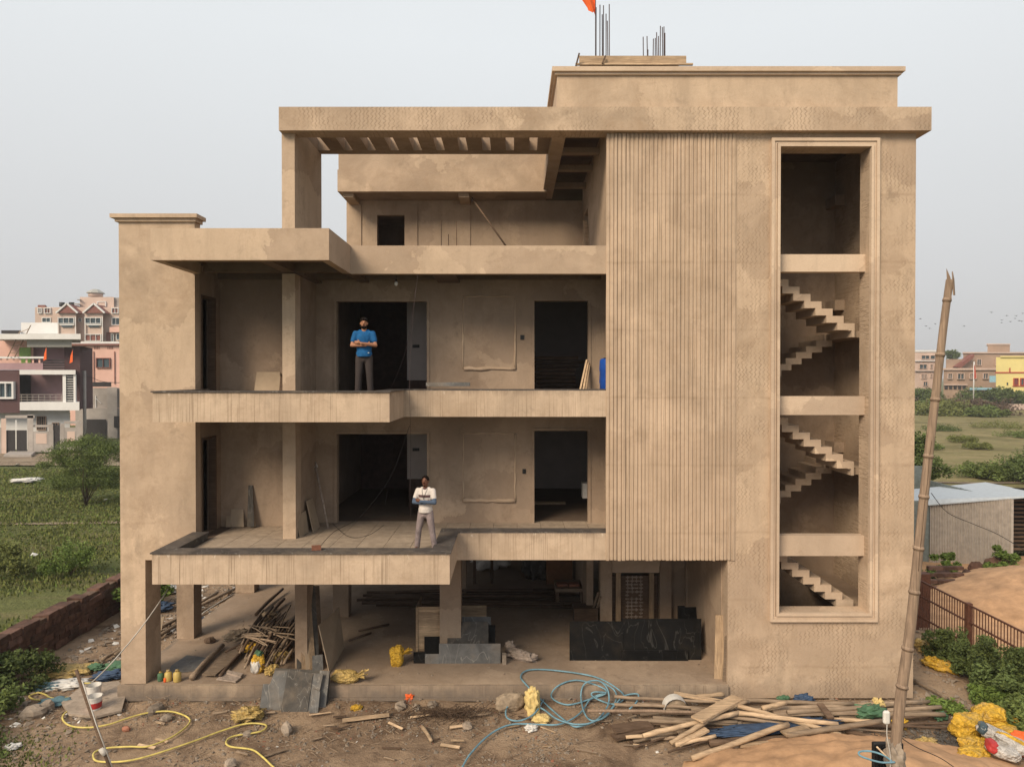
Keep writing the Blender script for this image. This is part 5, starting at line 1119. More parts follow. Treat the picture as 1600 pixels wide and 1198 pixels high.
for i in range(16):
    px0 = 375 + r.uniform(0, 45); py0 = 978 + r.uniform(-2, 18)
    seg(px0, py0, px0 + r.uniform(20, 50), py0 + r.uniform(-5, 14), .75, .85, r.uniform(.012, .02), 'wood', 'thin crossing stick on top of the tangled timber pile', group='thin sticks across the pile top')
# poles lying outside the left edge
for k, (x0, y0, x1, y1) in enumerate(((205, 1008, 370, 918), (180, 1022, 300, 955), (236, 1000, 365, 930), (245, 985, 360, 922), (160, 1030, 196, 1010), (232, 995, 340, 925))):
    seg(x0, y0, x1, y1, .1, .12, .05, 'wood', ('longest pole lying along the left plinth edge', 'second pole from the front on the left rubble strip', 'straight pole beside the left column running deep', 'upper pole on the rubble behind the left column', 'short pole stub left of the tower pillar', 'thin pole just above the longest one on the left strip')[k], 'pole', 'pole', None)
seg(314, 960, 365, 928, .36, .36, .022, 'cord', 'thin light pipe along the left plinth edge', 'pipe', 'pipe', None)
lean('board', 'board', 'tilted pale board lying on the rubble behind the tower pillar', 'board', G(236, 985, .15), G(252, 985, .15), G(237, 970, .4), G(257, 962, .45), .03)
# tall planks and panels leaning at the column
for k, (x0, y0, x1, y1) in enumerate(((468, 1044, 466, 915), (476, 1045, 469, 915), (482, 1045, 474, 915), (489, 1045, 480, 915), (495, 1043, 488, 915), (500, 1020, 495, 915))):
    a = G(x0, y0, .34); m = MB(); m.beam(a, P(x1, y1, a.y + .55), .13, .035); one(m, 'plank', ('slate_dark', 'wood_up', 'board', 'wood_up', 'slate_dark', 'wood_up_dark')[k], ('first', 'second', 'third', 'fourth', 'fifth', 'sixth')[k] + ' tall plank from the left in the row leaning right of the front column', 'plank', 'tall planks leaning by the column')
lean('panel', 'slate', 'small grey slate standing at the foot of the tall planks', 'stone slab', G(488, 1048, .34), G(505, 1046, .34), P(488, 1024, .9), P(504, 1022, .9), .03)
m = MB(); A = [G(514, 1052, .34), G(537, 1012, .34), P(529, 948, 2.4), P(497, 977, 1.0)]; m.sheet(A, .02); one(m, 'fibre_board', 'board', 'large tilted brown fibre board leaning beside the tall planks', 'board')
# slate stack in front of the plinth
r = random.Random(41)
SY = -.62
stk = [('slate', 'left light grey slate of the front stack against the plinth', ((404, 1117), (436, 1119), (452, 1047), (429, 1047), (422, 1068), (411, 1068)), 0),
       ('slate_dark', 'smooth dark slate in the middle of the front stack', ((437, 1120), (478, 1125), (489, 1052), (450, 1045)), -.06),
       ('slate', 'chipped grey slate right of the dark one in the front stack', ((474, 1123), (490, 1121), (505, 1052), (487, 1051)), -.04),
       ('slate', 'rear grey slate whose edge shows at the right of the front stack', ((488, 1119), (508, 1110), (515, 1048), (500, 1047)), .06),
       ('slate_dark', 'backmost dark slate of the front stack', ((412, 1112), (512, 1104), (516, 1048), (430, 1043)), .16),
       ('slate', 'thin broken slate at the right foot of the front stack', ((482, 1124), (496, 1119), (500, 1080), (489, 1075)), -.10)]
for mt, lb, poly, dy in stk:
    ps = []
    for (x, y) in poly:
        f = (1120 - y) / 75; Yq = SY + dy + f * .34; ps.append(P(x, y, Yq))
    n0 = (ps[1] - ps[0]).cross(ps[-1] - ps[0]).normalized(); n0 = n0 if n0.y > 0 else -n0
    m = MB(); m.sheet(ps, .028, n0); one(m, 'slate_slab', mt, lb, 'stone slab')
slt = [G(x, y, .342) for x, y in ((262, 1052), (312, 1048), (322, 1028), (292, 1024), (268, 1040))]
m = MB(); m.sheet(slt, .02, Vector((0, 0, 1))); one(m, 'slate_slab', 'slate', 'flat bluish slate sheet lying on the floor behind the jars', 'stone slab')
for k, poly in enumerate((((338, 1062), (368, 1066), (378, 1058), (352, 1051)), ((354, 1052), (376, 1058), (380, 1053), (356, 1048)))):
    m = MB(); m.sheet([G(x, y, .36 + .03 * k) for x, y in poly], .03, Vector((0, 0, 1))); one(m, 'tile_piece', 'rag', ('lower', 'upper')[k] + ' pale broken tile on the plinth edge in front of the wide plank', 'tile')
for k, (px, py, mt, rr, h, lb) in enumerate(((251, 1063, 'green_net', .07, .22, 'green jar at the left of the jars on the plinth'), (263, 1063, 'jar', .085, .26, 'middle yellowish jar on the plinth'), (277, 1064, 'jar', .09, .28, 'rightmost yellowish jar on the plinth'), (258, 1065, 'orange', .035, .12, 'tiny orange bottle before the jars'))):
    q = G(px, py, .34); t = thing('jar', lb, 'jar', q); m = MB(); m.tube([q, q + Vector((0, 0, .02)), q + Vector((0, 0, h * .72)), q + Vector((0, 0, h * .86))], [rr * .9, rr, rr, rr * .5], 14); m.build('jar_body', M[mt], t)
    m = MB(); m.tube([q + Vector((0, 0, h * .86)), q + Vector((0, 0, h))], rr * .5, 12); m.build('jar_lid', M['yellow_old'], t)
q = G(404, 1050, .34); t = thing('printed_bag', 'white yellow and green printed bag in front of the timber pile', 'bag', q)
sack('bag_body', 'yellow_plastic', None, None, q + Vector((0, 0, .22)), (.16, .13, .22), RZ(.2), 14, .25, parent=t); sack('bag_top', 'green_net', None, None, q + Vector((0, 0, .45)), (.09, .08, .08), RZ(0), 15, .4, parent=t); sack('bag_panel', 'white_plastic', None, None, q + Vector((-.05, -.05, .17)), (.12, .11, .16), RZ(0), 16, .2, parent=t)
for k, (px, py, s, mt, lb) in enumerate(((400, 1017, .3, 'yellow_plastic', 'yellow plastic sheet half buried in the timber pile'), (436, 1032, .24, 'yellow_old', 'crumpled yellow bag right of the printed bag beside the column'), (425, 1052, .16, 'yellow_old', 'small dusty yellow wad behind the slate stack'), (370, 998, .34, 'jute', 'crumpled brown paper bag lying on the timber pile'), (420, 967, .28, 'jute', 'crumpled cloth at the top of the timber pile'))):
    q = G(px, py, .4 if k != 3 else .5); sack('plastic_scrap', mt, lb, 'plastic' if k < 3 else 'cloth', q + Vector((0, 0, .1)), (s, s * .5, .11), RZ(.3 * k), 20 + k, .5, 2.2)
# ---- on the yard
t = thing('yellow_tarp', 'crumpled yellow plastic sheet on the dirt left of the slate stack', 'plastic sheet', G(385, 1118)); q = G(386, 1121, .05); sack('sheet', 'yellow_old', None, None, q + Vector((0, .05, .06)), (.30, .24, .10), RZ(.2), 31, .6, 2.6, parent=t)
t = thing('cement_bag', 'flattened pale cement bag against the plinth left of the blue hose', 'bag', G(800, 1112))
sack('bag_body', 'jute', None, None, G(797, 1112, 0) + Vector((0, .12, .17)), (.34, .12, .20), RZ(.25), 32, .18, parent=t)
sack('foam_block', 'foam', 'torn piece of yellow foam under the blue hose by the plinth', 'foam', G(832, 1115, 0) + Vector((0, .15, .2)), (.17, .22, .28), RZ(.1), 33, .4, 2)
sack('foam_block', 'foam', 'flat piece of yellow foam in front of the torn one', 'foam', G(846, 1126, 0) + Vector((0, 0, .05)), (.2, .14, .07), RZ(-.2), 34, .4, 2)
for px, py, s, mt, lb in ((372, 0, 0, '', ''),): pass
for k, (px, py, sx, sy, sz, mt, lb) in enumerate((
    (75, 1076, .28, .16, .07, 'cyan_tarp', 'turquoise plastic scrap among the litter left of the buckets'), (100, 1072, .45, .25, .06, 'white_plastic', 'crumpled white plastic sheet behind the buckets'), (90, 1098, .4, .2, .05, 'cyan_tarp', 'dull blue plastic scrap left of the buckets'),
    (150, 1046, .18, .12, .08, 'green_net', 'green plastic scrap left of the tower pillar'), (185, 1044, .32, .3, .08, 'green_net', 'green and blue net bundle at the foot of the tower pillar'), (170, 1058, .35, .2, .08, 'blue_tarp', 'blue plastic strip bundle beside the tower pillar'),
    (100, 1050, .7, .4, .05, 'yellow_old', 'flattened yellow and white bag lying near the laterite wall'), (250, 952, .35, .3, .12, 'blue_tarp', 'bright blue plastic bag on the rubble behind the pillar'), (260, 925, .4, .3, .12, 'white_plastic', 'white plastic bag on the rubble below the balcony'), (306, 970, .2, .3, .05, 'blue_tarp', 'blue scrap at the edge right of the left column'),
    (640, 1093, .10, .08, .08, 'orange', 'small orange scrap at the foot of the plinth'), (557, 1107, .12, .1, .04, 'yellow_plastic', 'tiny yellow scrap left of the broken concrete'), (1002, 1148, .0, 0, 0, '', ''),
    (1210, 1138, 1.3, .22, .05, 'blue_tarp', 'strip of blue tarpaulin under the pole heap'), (1255, 1098, .22, .12, .1, 'blue_tarp', 'knotted blue plastic on the poles'), (1357, 1117, .32, .16, .12, 'green_net', 'green net scrap on the poles left of the bamboo'), (1469, 1122, .16, .1, .07, 'green_net', 'green net scrap right of the bamboo'), (1224, 1092, .15, .08, .04, 'green_net', 'tiny green scrap against the wall above the poles'),
    (1448, 1162, .2, .12, .06, 'yellow_old', 'torn yellow paper piece on the grey gravel'), (1372, 1106, .12, .1, .12, 'foam', 'cream plastic jug lying on the poles left of the bamboo'), (1405, 1135, .14, .1, .12, 'yellow_plastic', 'yellow bag half hidden behind the bamboo foot'), (1530, 1108, .1, .08, .04, 'white_plastic', 'white litter scrap left of the yellow bags'), (830, 1140, .12, .1, .05, 'white_plastic', 'white paper scrap in front of the blue hose'),
    (1448, 1015, .3, .22, .16, 'yellow_old', 'upper crumpled yellow bag beside the rusty fence'), (1472, 1046, .42, .2, .14, 'yellow_plastic', 'lower long yellow bag beside the rusty fence'), (20, 1168, .14, .1, .04, 'white_plastic', 'white paper scrap in the grass bottom left'), (40, 752, .9, .6, .12, 'white_plastic', 'pile of white rubbish in the field near the lane'), (903, 1080, .08, .08, .08, 'orange', 'orange scrap beside the blue hose coil'))):
    if not mt: continue
    z0 = .0 if not (960 < px < 1400) else .12
    sack('plastic_scrap', mt, lb, 'plastic', G(px, py, z0) + Vector((0, 0, sz * .8)), (sx, sy, sz), RZ(-.9 if px in (1472,) else .2), 40 + k, .5, 2.4)
def hose(pts, r_, mat, label, zf, n=5):
    P3 = smooth_path([zf(x, y) for x, y in pts], n)
    m = MB(); m.tube(P3, r_, 8); return one(m, 'hose', mat, label, 'hose')
yel = [(390, 395), (480, 388), (560, 393), (600, 415), (575, 440), (520, 455), (480, 466), (400, 468), (300, 474), (255, 452), (215, 443), (165, 463), (215, 484), (330, 478), (420, 470), (480, 505), (380, 550), (355, 590), (400, 630), (500, 640), (620, 622), (740, 582), (850, 555), (980, 550), (1080, 598), (1000, 680), (850, 745), (740, 748), (620, 755), (545, 775), (530, 805), (560, 832), (700, 832), (850, 800), (1100, 718), (1250, 662), (1400, 618), (1510, 625), (1480, 662), (1330, 688), (1285, 720), (1310, 748), (1430, 765), (1490, 805), (1560, 870), (1640, 930)]
hose([(x / 3.636, 960 + y / 3.636) for x, y in yel], .019, 'hose_yellow', 'yellow garden hose looping over the dirt at the lower left', lambda x, y: G(x, y, .05))
def bz_(x, y):
    if y < 1071: return G(x, y, .38)
    if y < 1093: return P(x, y, -.18)
    return G(x, y, .07)
b1 = [(-60, 740), (0, 672), (50, 590), (150, 490), (260, 438), (400, 437), (520, 435), (620, 380), (680, 300), (760, 262), (640, 212), (560, 213), (490, 250), (475, 300), (560, 335), (690, 300), (756, 275), (700, 268), (680, 282), (720, 310), (800, 332), (850, 300), (820, 255), (700, 190), (500, 157), (360, 153), (312, 185), (340, 230), (440, 330), (560, 430), (620, 447), (740, 400), (805, 320), (800, 260), (730, 215)]
b2 = [(430, 320), (380, 395), (300, 430), (238, 410), (250, 350), (350, 335), (430, 370), (500, 420), (600, 448), (700, 430), (765, 350), (765, 270), (720, 222), (650, 232), (625, 290), (640, 380), (680, 428), (750, 410), (800, 350), (850, 300), (920, 290), (915, 330), (878, 368)]
hose([(720 + x / 3.333, 1000 + y / 3.333) for x, y in b1], .019, 'hose_blue', 'long light blue hose coiled on the plinth and trailing to the bottom edge', bz_)
o = hose([(720 + x / 3.333, 1000 + y / 3.333 - .5) for x, y in b2], .019, 'hose_blue', 'second light blue hose tangled in loops through the long one', lambda x, y: bz_(x, y) + Vector((0, -.02, .05)))
# buckets
def bucket(px, py, label, full=True, z0=.03):
    q = G(px, py, z0); t = thing('bucket', label, 'bucket', q); h, r0, r1 = .34, .125, .16
    m = MB(); m.tube([q, q + Vector((0, 0, h))], [r0, r1], 18, cap=False); m.tube([q + Vector((0, 0, .02)), q + Vector((0, 0, h - .002))], [r0 - .01, r1 - .01], 18, cap=False); m.tube([q + Vector((0, 0, .01)), q + Vector((0, 0, .18))], [r0 - .015, r1 - .02], 18); m.build('bucket_body', M['white_plastic'], t)
    m = MB(); m.tube([q + Vector((0, 0, h - .03)), q + Vector((0, 0, h - .0))], [r1 + .008, r1 + .01], 18, cap=False); m.build('bucket_rim', M['white_plastic'], t)
    if full: m = MB(); m.tube([q + Vector((0, 0, .09)), q + Vector((0, 0, .22))], [r0 + .014, r1 - .006], 18, cap=False); m.build('bucket_print', M['red'], t)
    return q
q = bucket(148, 1110, 'white paint bucket with red band on the concrete patch')
q = bucket(147, 1092, 'second white bucket standing behind the red banded one', False)
# halved drum in poles
q = G(1057, 1112, .05); m = MB(); ps = []
t = thing('tub', 'half buried white rimmed tub standing on edge among the poles', 'tub', q)
m = MB(); m.tube([q + Vector((0, .0, .02)), q + Vector((0, .28, .02))], .27, 20, cap=False); m.build('tub_wall', M['white_plastic'], t); m = MB(); m.tube([q + Vector((0, .06, .02)), q + Vector((0, .08, .02))], .262, 20); m.build('tub_base', M['jute'], t)
# ---- the pole heap
r = random.Random(55)
heap = [ # zoomed x0,y0,x1,y1, radius, flat width, height0, height1, material, label
 (0,160,560,187,.035,0,.18,.2,'wood','top straight pole of the heap running out behind the blue hose'), (0,200,450,217,.035,0,.14,.16,'wood','second pole from the top at the left of the heap'), (-140,232,460,242,.035,0,.3,.3,'bamboo','long orange tinted pole ending under the blue hose'),
 (310,142,575,188,.0,.14,.26,.2,'wood_pale','thin flat batten at the top left of the heap'), (430,160,570,146,.05,0,.22,.24,'wood_pale','short pole stub sticking out at the top of the heap'), (430,278,642,165,.0,.30,.42,.46,'wood_pale','wide short pale plank lying crosswise on the heap'),
 (150,362,650,243,.05,0,.22,.34,'wood_pale','long curved pole rising to the middle of the heap'), (640,243,1165,303,.05,0,.34,.3,'wood_pale','long pale pole continuing right across the heap'), (292,400,480,290,.045,0,.1,.36,'wood_pale','round pole end pointing at the camera left of the crossed ones'),
 (325,404,478,326,.0,.20,.1,.24,'wood_pale','short wide board resting on the front left of the heap'), (318,412,527,366,.04,0,.1,.16,'wood_pale','short round pole before the short wide board'), (280,447,540,378,.02,0,.06,.1,'wood_dark','thin dark stick at the front left of the heap'),
 (403,480,905,302,.055,0,.08,.32,'wood_pale','thick pale pole lying diagonally in front of the heap'), (640,205,1180,358,.045,0,.4,.16,'wood_pale','pole sloping down right over the heap to the sand'), (540,245,692,182,.04,0,.34,.44,'wood_pale','slanted pole beside the crosswise plank'),
 (770,222,892,190,.055,0,.38,.42,'wood_pale','short thick pole end pointing upward right'), (600,172,1245,200,.045,0,.24,.24,'wood','long straight pole along the building wall'), (800,222,1600,188,.05,0,.2,.2,'wood','longest pole running right past the bamboo'),
 (900,240,1345,212,.05,0,.28,.28,'wood','pole lying above the thick squared one'), (830,246,1272,238,.0,.2,.22,.22,'wood','squared weathered beam at the right of the heap'), (1070,198,1128,272,.0,.14,.42,.34,'wood_dark','short reddish board lying across the right of the heap'),
 (900,362,1392,285,.06,0,.2,.34,'wood','stout log at the right front half sunk in sand'), (560,262,880,300,.04,0,.22,.2,'wood','pole under the blue tarpaulin strip'), (90,284,660,300,.045,0,.14,.14,'wood','pole through the middle of the heap at left'),
 (60,372,322,346,.04,0,.1,.1,'wood_pale','short pale pole lying level at the front left'), (100,392,330,358,.03,0,.06,.06,'wood','thin stick just below the level pale pole'), (-10,330,185,300,.0,.30,.16,.14,'wood_dark','broad brown board at the left end of the heap'), (-5,372,198,318,.0,.24,.08,.12,'wood_dark','second broad brown board below the first'),
 (190,382,335,374,.03,0,.06,.06,'wood','short stick at the foot of the heap'), (495,400,985,372,.07,0,.1,.1,'wood_dark','thick dark log behind the thick pale pole'), (650,412,892,396,.0,.12,.1,.1,'wood_pale','flat pale batten at the foot of the dark log'), (1060,252,1700,216,.045,0,.18,.18,'wood','pole passing behind the bamboo foot'),
 (1350,252,1720,252,.05,0,.14,.14,'wood','thick pole leaving the heap at the right'), (1340,212,1640,184,.04,0,.2,.2,'wood','thin pole near the wall right of the bamboo'), (1170,268,1650,236,.04,0,.12,.12,'wood','low pole right of the squared beam'), (1440,274,1640,262,.035,0,.1,.1,'wood_dark','short dark pole right of the bamboo foot'),
 (580,196,702,186,.04,0,.34,.34,'wood','short pole tip behind the crosswise plank'), (200,268,640,292,.04,0,.2,.18,'wood','pole just under the orange tinted one'), (240,296,352,292,.035,0,.1,.1,'wood_pale','short pale stub in the left of the heap'), (400,226,800,262,.045,0,.26,.26,'wood','pole under the crossed poles in the middle'),
 (1140,276,1400,292,.045,0,.1,.1,'wood_pale','pale pole left of the bamboo foot'), (1205,340,1372,372,.05,0,.1,.08,'wood_dark','dark board sunk in the sand left of the bamboo'), (880,352,1010,322,.0,.22,.22,.26,'wood_pale','short thick wooden block on the right front'), (100,425,330,352,.02,0,.06,.08,'wood_dark','thin twig like stick below the level pale pole')]
for (a0, b0, a1, b1_, rad, flat, z0, z1, mt, lb) in heap:
    p0, p1 = G(960 + a0 / 3.333, 1040 + b0 / 3.333, z0), G(960 + a1 / 3.333, 1040 + b1_ / 3.333, z1)
    if rad and p0.y > -.12: p0.y = -.14
    if rad and p1.y > -.12: p1.y = -.14
    m = MB(); d = p1 - p0; s = Vector((-d.y, d.x, 0)).normalized()
    if flat: m.beam(p0, p1, flat, .045); m.v = [v + Vector((0, 0, r.uniform(-.006, .006))) for v in m.v]
    else:
        bd = r.uniform(-.012, .012); ps = [p0.lerp(p1, k / 7) + s * bd * d.length * math.sin(k / 7 * math.pi) + Vector((0, 0, r.uniform(-.01, .01))) for k in range(8)]
        m.tube(ps, [rad * r.uniform(.9, 1.1) for _ in ps], 9)
    one(m, 'plank' if flat else 'pole', mt, lb, 'plank' if flat else 'pole', 'poles and planks heaped before the right block')
for i in range(52):
    x0 = r.uniform(-20, 1350); y0 = r.uniform(185, 320); l = r.uniform(220, 640); p0 = G(960 + x0 / 3.333, 1040 + y0 / 3.333, .06); p1 = G(960 + (x0 + l) / 3.333, 1040 + (y0 + r.uniform(-30, 35)) / 3.333, .08)
    p0.y = min(p0.y, -.15); p1.y = min(p1.y, -.15)
    m = MB(); m.tube([p0, p0.lerp(p1, .5) + Vector((0, 0, .02)), p1], r.uniform(.016, .034), 7)
    one(m, 'pole', r.choice(('wood', 'wood_dark', 'wood')), 'weathered brown pole buried in the lower layer of the pole heap', 'pole', 'lower poles of the heap')
seg(535, 1125, 608, 1116, .06, .07, 0, 'wood_pale', 'short pale plank lying in front of the broken concrete', 'plank', 'plank', None, flat=.11)
seg(660, 1135, 674, 1157, .05, .05, .04, 'wood_pale', 'short pale stick pointing at the camera in the middle of the yard', 'stick', 'stick', None)
seg(1428, 1063, 1480, 1091, .1, .1, .05, 'wood', 'thick branch lying beside the building corner', 'branch', 'branch', None)
r = random.Random(88)
for i in range(46):
    px, py = r.uniform(200, 1150), r.uniform(1100, 1190); a = G(px, py, .03); l = r.uniform(.12, .5); an_ = r.uniform(-.7, .7); d = Vector((math.cos(an_) * l, math.sin(an_) * l, r.uniform(-.01, .02)))
    m = MB(); m.beam(a, a + d, r.uniform(.025, .07), .02, roll=r.uniform(-.5, .5)); one(m, 'wood_scrap', r.choice(('wood', 'wood_pale', 'wood_dark')), 'small broken wood scrap lying on the dirt yard', 'wood scrap', 'wood scraps on the yard')
r2 = random.Random(77); q = G(700, 1118); m = MB()
for i in range(420):
    a = q + Vector((r2.gauss(0, .55), r2.gauss(0, .16), r2.uniform(.0, .12))); d = Vector((r2.gauss(0, 1), r2.gauss(0, .6), r2.gauss(0, .25))).normalized() * r2.uniform(.08, .3); m.beam(a, a + d, .008, .008)
m.build('brushwood', M['wood_dark'], None, 'dark heap of dry twigs before the plinth', 'twigs', kind='stuff', fixn=False)
scatter(1600, lambda r: (G(1490, 1165).x + r.gauss(0, .45), G(1490, 1165).y + r.gauss(0, .35)), .03, M['slate_dark'], 'gravel', 'patch of dark grey gravel before the yellow bags', seed=14, zf=lambda x, y: .02, cat='gravel')
# ---- yellow bags at the lower right corner
bags = [(1512, 1152, .36, .24, .26, 'yellow_plastic', .4, 'large round yellow bag at the left of the bag pile'), (1548, 1142, .34, .26, .28, 'yellow_plastic', -.6, 'tall yellow bag with knotted top at the back of the pile'), (1572, 1158, .28, .2, .18, 'yellow_plastic', -1.0, 'yellow bag sloping down behind the printed bags'),
        (1518, 1172, .25, .17, .14, 'yellow_plastic', .1, 'small folded yellow bag in front of the large round one'), (1520, 1196, .30, .22, .18, 'yellow_plastic', .5, 'frontmost yellow bag with a dark torn print'), (1595, 1178, .22, .18, .22, 'orange', 0, 'orange tinted bag at the right edge of the pile')]
for k, (px, py, sx, sy, sz, mt, a, lb) in enumerate(bags):
    q = G(px, py, 0); tiesack('bag', lb, q + Vector((0, 0, sz * .95)), (sx, sy, sz), RZ(a), 70 + k, (mt, mt))
for k, (px, py, a, lb, c2) in enumerate(((1552, 1170, -.5, 'white bag with dark print at its ends in the middle of the pile', 'h_glass'), (1566, 1198, -.35, 'white bag with broad red stripe at the front of the pile', 'red'), (1582, 1186, -.9, 'white and yellow striped bag lying on the right of the pile', 'yellow_plastic'))):
    q = G(px, py, 0) + Vector((0, 0, .32)); t = thing('printed_bag', lb, 'bag', q - Vector((0, 0, .15))); R = RZ(a) @ Matrix.Rotation(.25, 3, 'Y')
    sack('bag_body', 'white_bag', None, None, q, (.30, .20, .12), R, 81 + k, .15, parent=t)
    sack('bag_print', c2, None, None, q + R @ Vector((-.2 if k != 2 else 0, -.03, .03)), (.1, .17, .11) if k != 2 else (.28, .06, .12), R, 84 + k, .15, parent=t)
# ---- bamboo pole with lamp box
pts = [(1396, 1560), (1398, 1198), (1406, 1100), (1422, 985), (1432, 890), (1441, 800), (1452, 700), (1464, 600), (1474, 512), (1484, 437)]
DY = -7.6; base = P(1392, 1420, DY); base.z = 0
path = [P(x, y, DY) for x, y in pts[1:]]; path = [Vector((path[0].x - .02, DY, -.05)), Vector((path[0].x - .01, DY, 1.3))] + path
t = thing('bamboo_pole', 'tall split bamboo pole leaning in the foreground at the right', 'pole', (path[0].x, DY, 0))
sm_ = smooth_path(path, 8); L_ = [0]
for i in range(1, len(sm_)): L_.append(L_[-1] + (sm_[i] - sm_[i - 1]).length)
rad = [.078 - .034 * (l / L_[-1]) for l in L_]
m = MB(); m.tube(sm_, rad, 14); m.build('culm', M['bamboo'], t)
l = .35; i = 1
while l < L_[-1] - .3:
    while L_[i] < l: i += 1
    p = sm_[i]; d = (sm_[i] - sm_[i - 1]).normalized(); m = MB(); m.tube([p - d * .03, p - d * .008, p + d * .008, p + d * .03], [rad[i] * 1.0, rad[i] * 1.17, rad[i] * 1.17, rad[i]], 14); m.build('node', M['bamboo'], t)
    m = MB(); m.tube([p - d * .012, p - d * .004], [rad[i] * 1.19, rad[i] * 1.19], 14); m.build('node_scar', M['wood_dark'], t); l += .62 + .08 * math.sin(l * 5)
top = sm_[-1]; m = MB(); m.sheet([top + Vector((-.046, -.03, -.25)), top + Vector((-.005, -.05, -.25)), top + Vector((-.01, -.03, .02)), top + Vector((-.05, -.01, .14))], .012); m.sheet([top + Vector((.01, -.05, -.2)), top + Vector((.046, -.02, -.2)), top + Vector((.046, -.0, .0)), top + Vector((.012, -.02, .1))], .012); m.build('split_end', M['bamboo'], t)
i = 0
cr = MB()
for k in range(26):
    j = int(len(sm_) * (.42 + .022 * k)); 
    if j < len(sm_) - 1: pass
cr.tube([sm_[j] + Vector((-.012 + .004 * math.sin(j), -rad[j] * .995, 0)) for j in range(int(len(sm_) * .5), int(len(sm_) * .72))], .004, 4); cr.build('crack', M['wood_dark'], t)
t = thing('flood_lamp', 'unlit black flood lamp box tied to the foot of the bamboo pole', 'lamp', P(1392, 1198, DY - .05))
a, b = P(1364, 1230, DY + .12), P(1411, 1160, DY + .12); m = MB(); m.box(a.x, b.x, DY + .10, DY + .17, a.z, b.z); m.build('lamp_housing', M['black'], t, bevel=.01)
for k in range(9): x = a.x + (b.x - a.x) * (.08 + .105 * k); m = MB(); m.box(x - .006, x + .006, DY + .075, DY + .099, a.z + .03, b.z - .03); m.build('fin', M['black'], t)
sack('cloth_tie', 'stone_grey', 'grey cloth knotted round the foot of the bamboo at the lamp', 'cloth', P(1398, 1184, DY - .02), (.11, .12, .2), RZ(0), 90, .35, 2.2)
m = MB(); m.tube(smooth_path([P(1398, 1190, DY - .14), P(1375, 1190, DY - .2), P(1346, 1181, DY - .15), P(1343, 1174, DY - .1), P(1360, 1173, DY - .1), P(1380, 1179, DY - .12), P(1393, 1188, DY - .14)], 8), .012, 7); one(m, 'cable_loop', 'hose_blue', 'loop of blue cable hanging at the lamp on the bamboo', 'cable')
m = MB(); c = P(1385, 1120, DY - .02); m.obox(c, (.085, .06, .17)); one(m, 'junction_box', 'white_plastic', 'white rounded box tied to the bamboo above the lamp', 'box', bevel=.02)
wirep([P(1386, 1131, DY - .05), P(1386, 1150, DY - .12), P(1391, 1180, DY - .14), P(1390, 1215, DY - .14)], .006, 'white cord running down from the white box on the bamboo', 'cord', 'cord', 'cord')
wirep([P(1400, 1146, DY), P(1430, 1166, -6.2), P(1470, 1184, -5.4), P(1500, 1205, -5.2)], .007, 'dark cord running down right from the bamboo foot', 'wire', 'cord', 'cord')
m = MB(); m.tube([P(1370, 1166, DY - .12), P(1392, 1188, DY - .12)], .012, 6); one(m, 'stick', 'wood_pale', 'short pale stick stuck through the cloth on the bamboo', 'stick')
# ---- stick and rope at lower left
DZ = -6.2; t = thing('prop_pole', 'thin dark prop pole with a white cord leaning in the foreground at lower left', 'pole', P(178, 1290, DZ))
a = P(119, 1046, DZ); b = P(172, 1205, DZ); e_ = b + (b - a) * ((b.z + .05) / (a.z - b.z)); m = MB(); m.tube([a, a.lerp(e_, .4) + Vector((.02, 0, 0)), e_], [.024, .03, .036], 8); m.build('stick', M['wood_dark'], t)
m = MB(); m.tube([P(128, 1062, DZ - .05), P(150, 1130, DZ - .04), P(180, 1210, DZ - .05)], .009, 6); m.build('pole_cord', M['cord'], t); m = MB(); m.tube([P(158, 1168, DZ - .01), P(165, 1178, DZ - .01)], .045, 8); m.build('cord_knot', M['cord'], t)
wirep([G(143, 1066, .1), P(170, 1040, -1.2), P(205, 1000, -.6), P(232, 965, -.2), P(256, 930, .5), P(262, 920, .8)], .014, 'white rope stretched from the litter up past the tower pillar', 'cord', 'rope', 'rope')
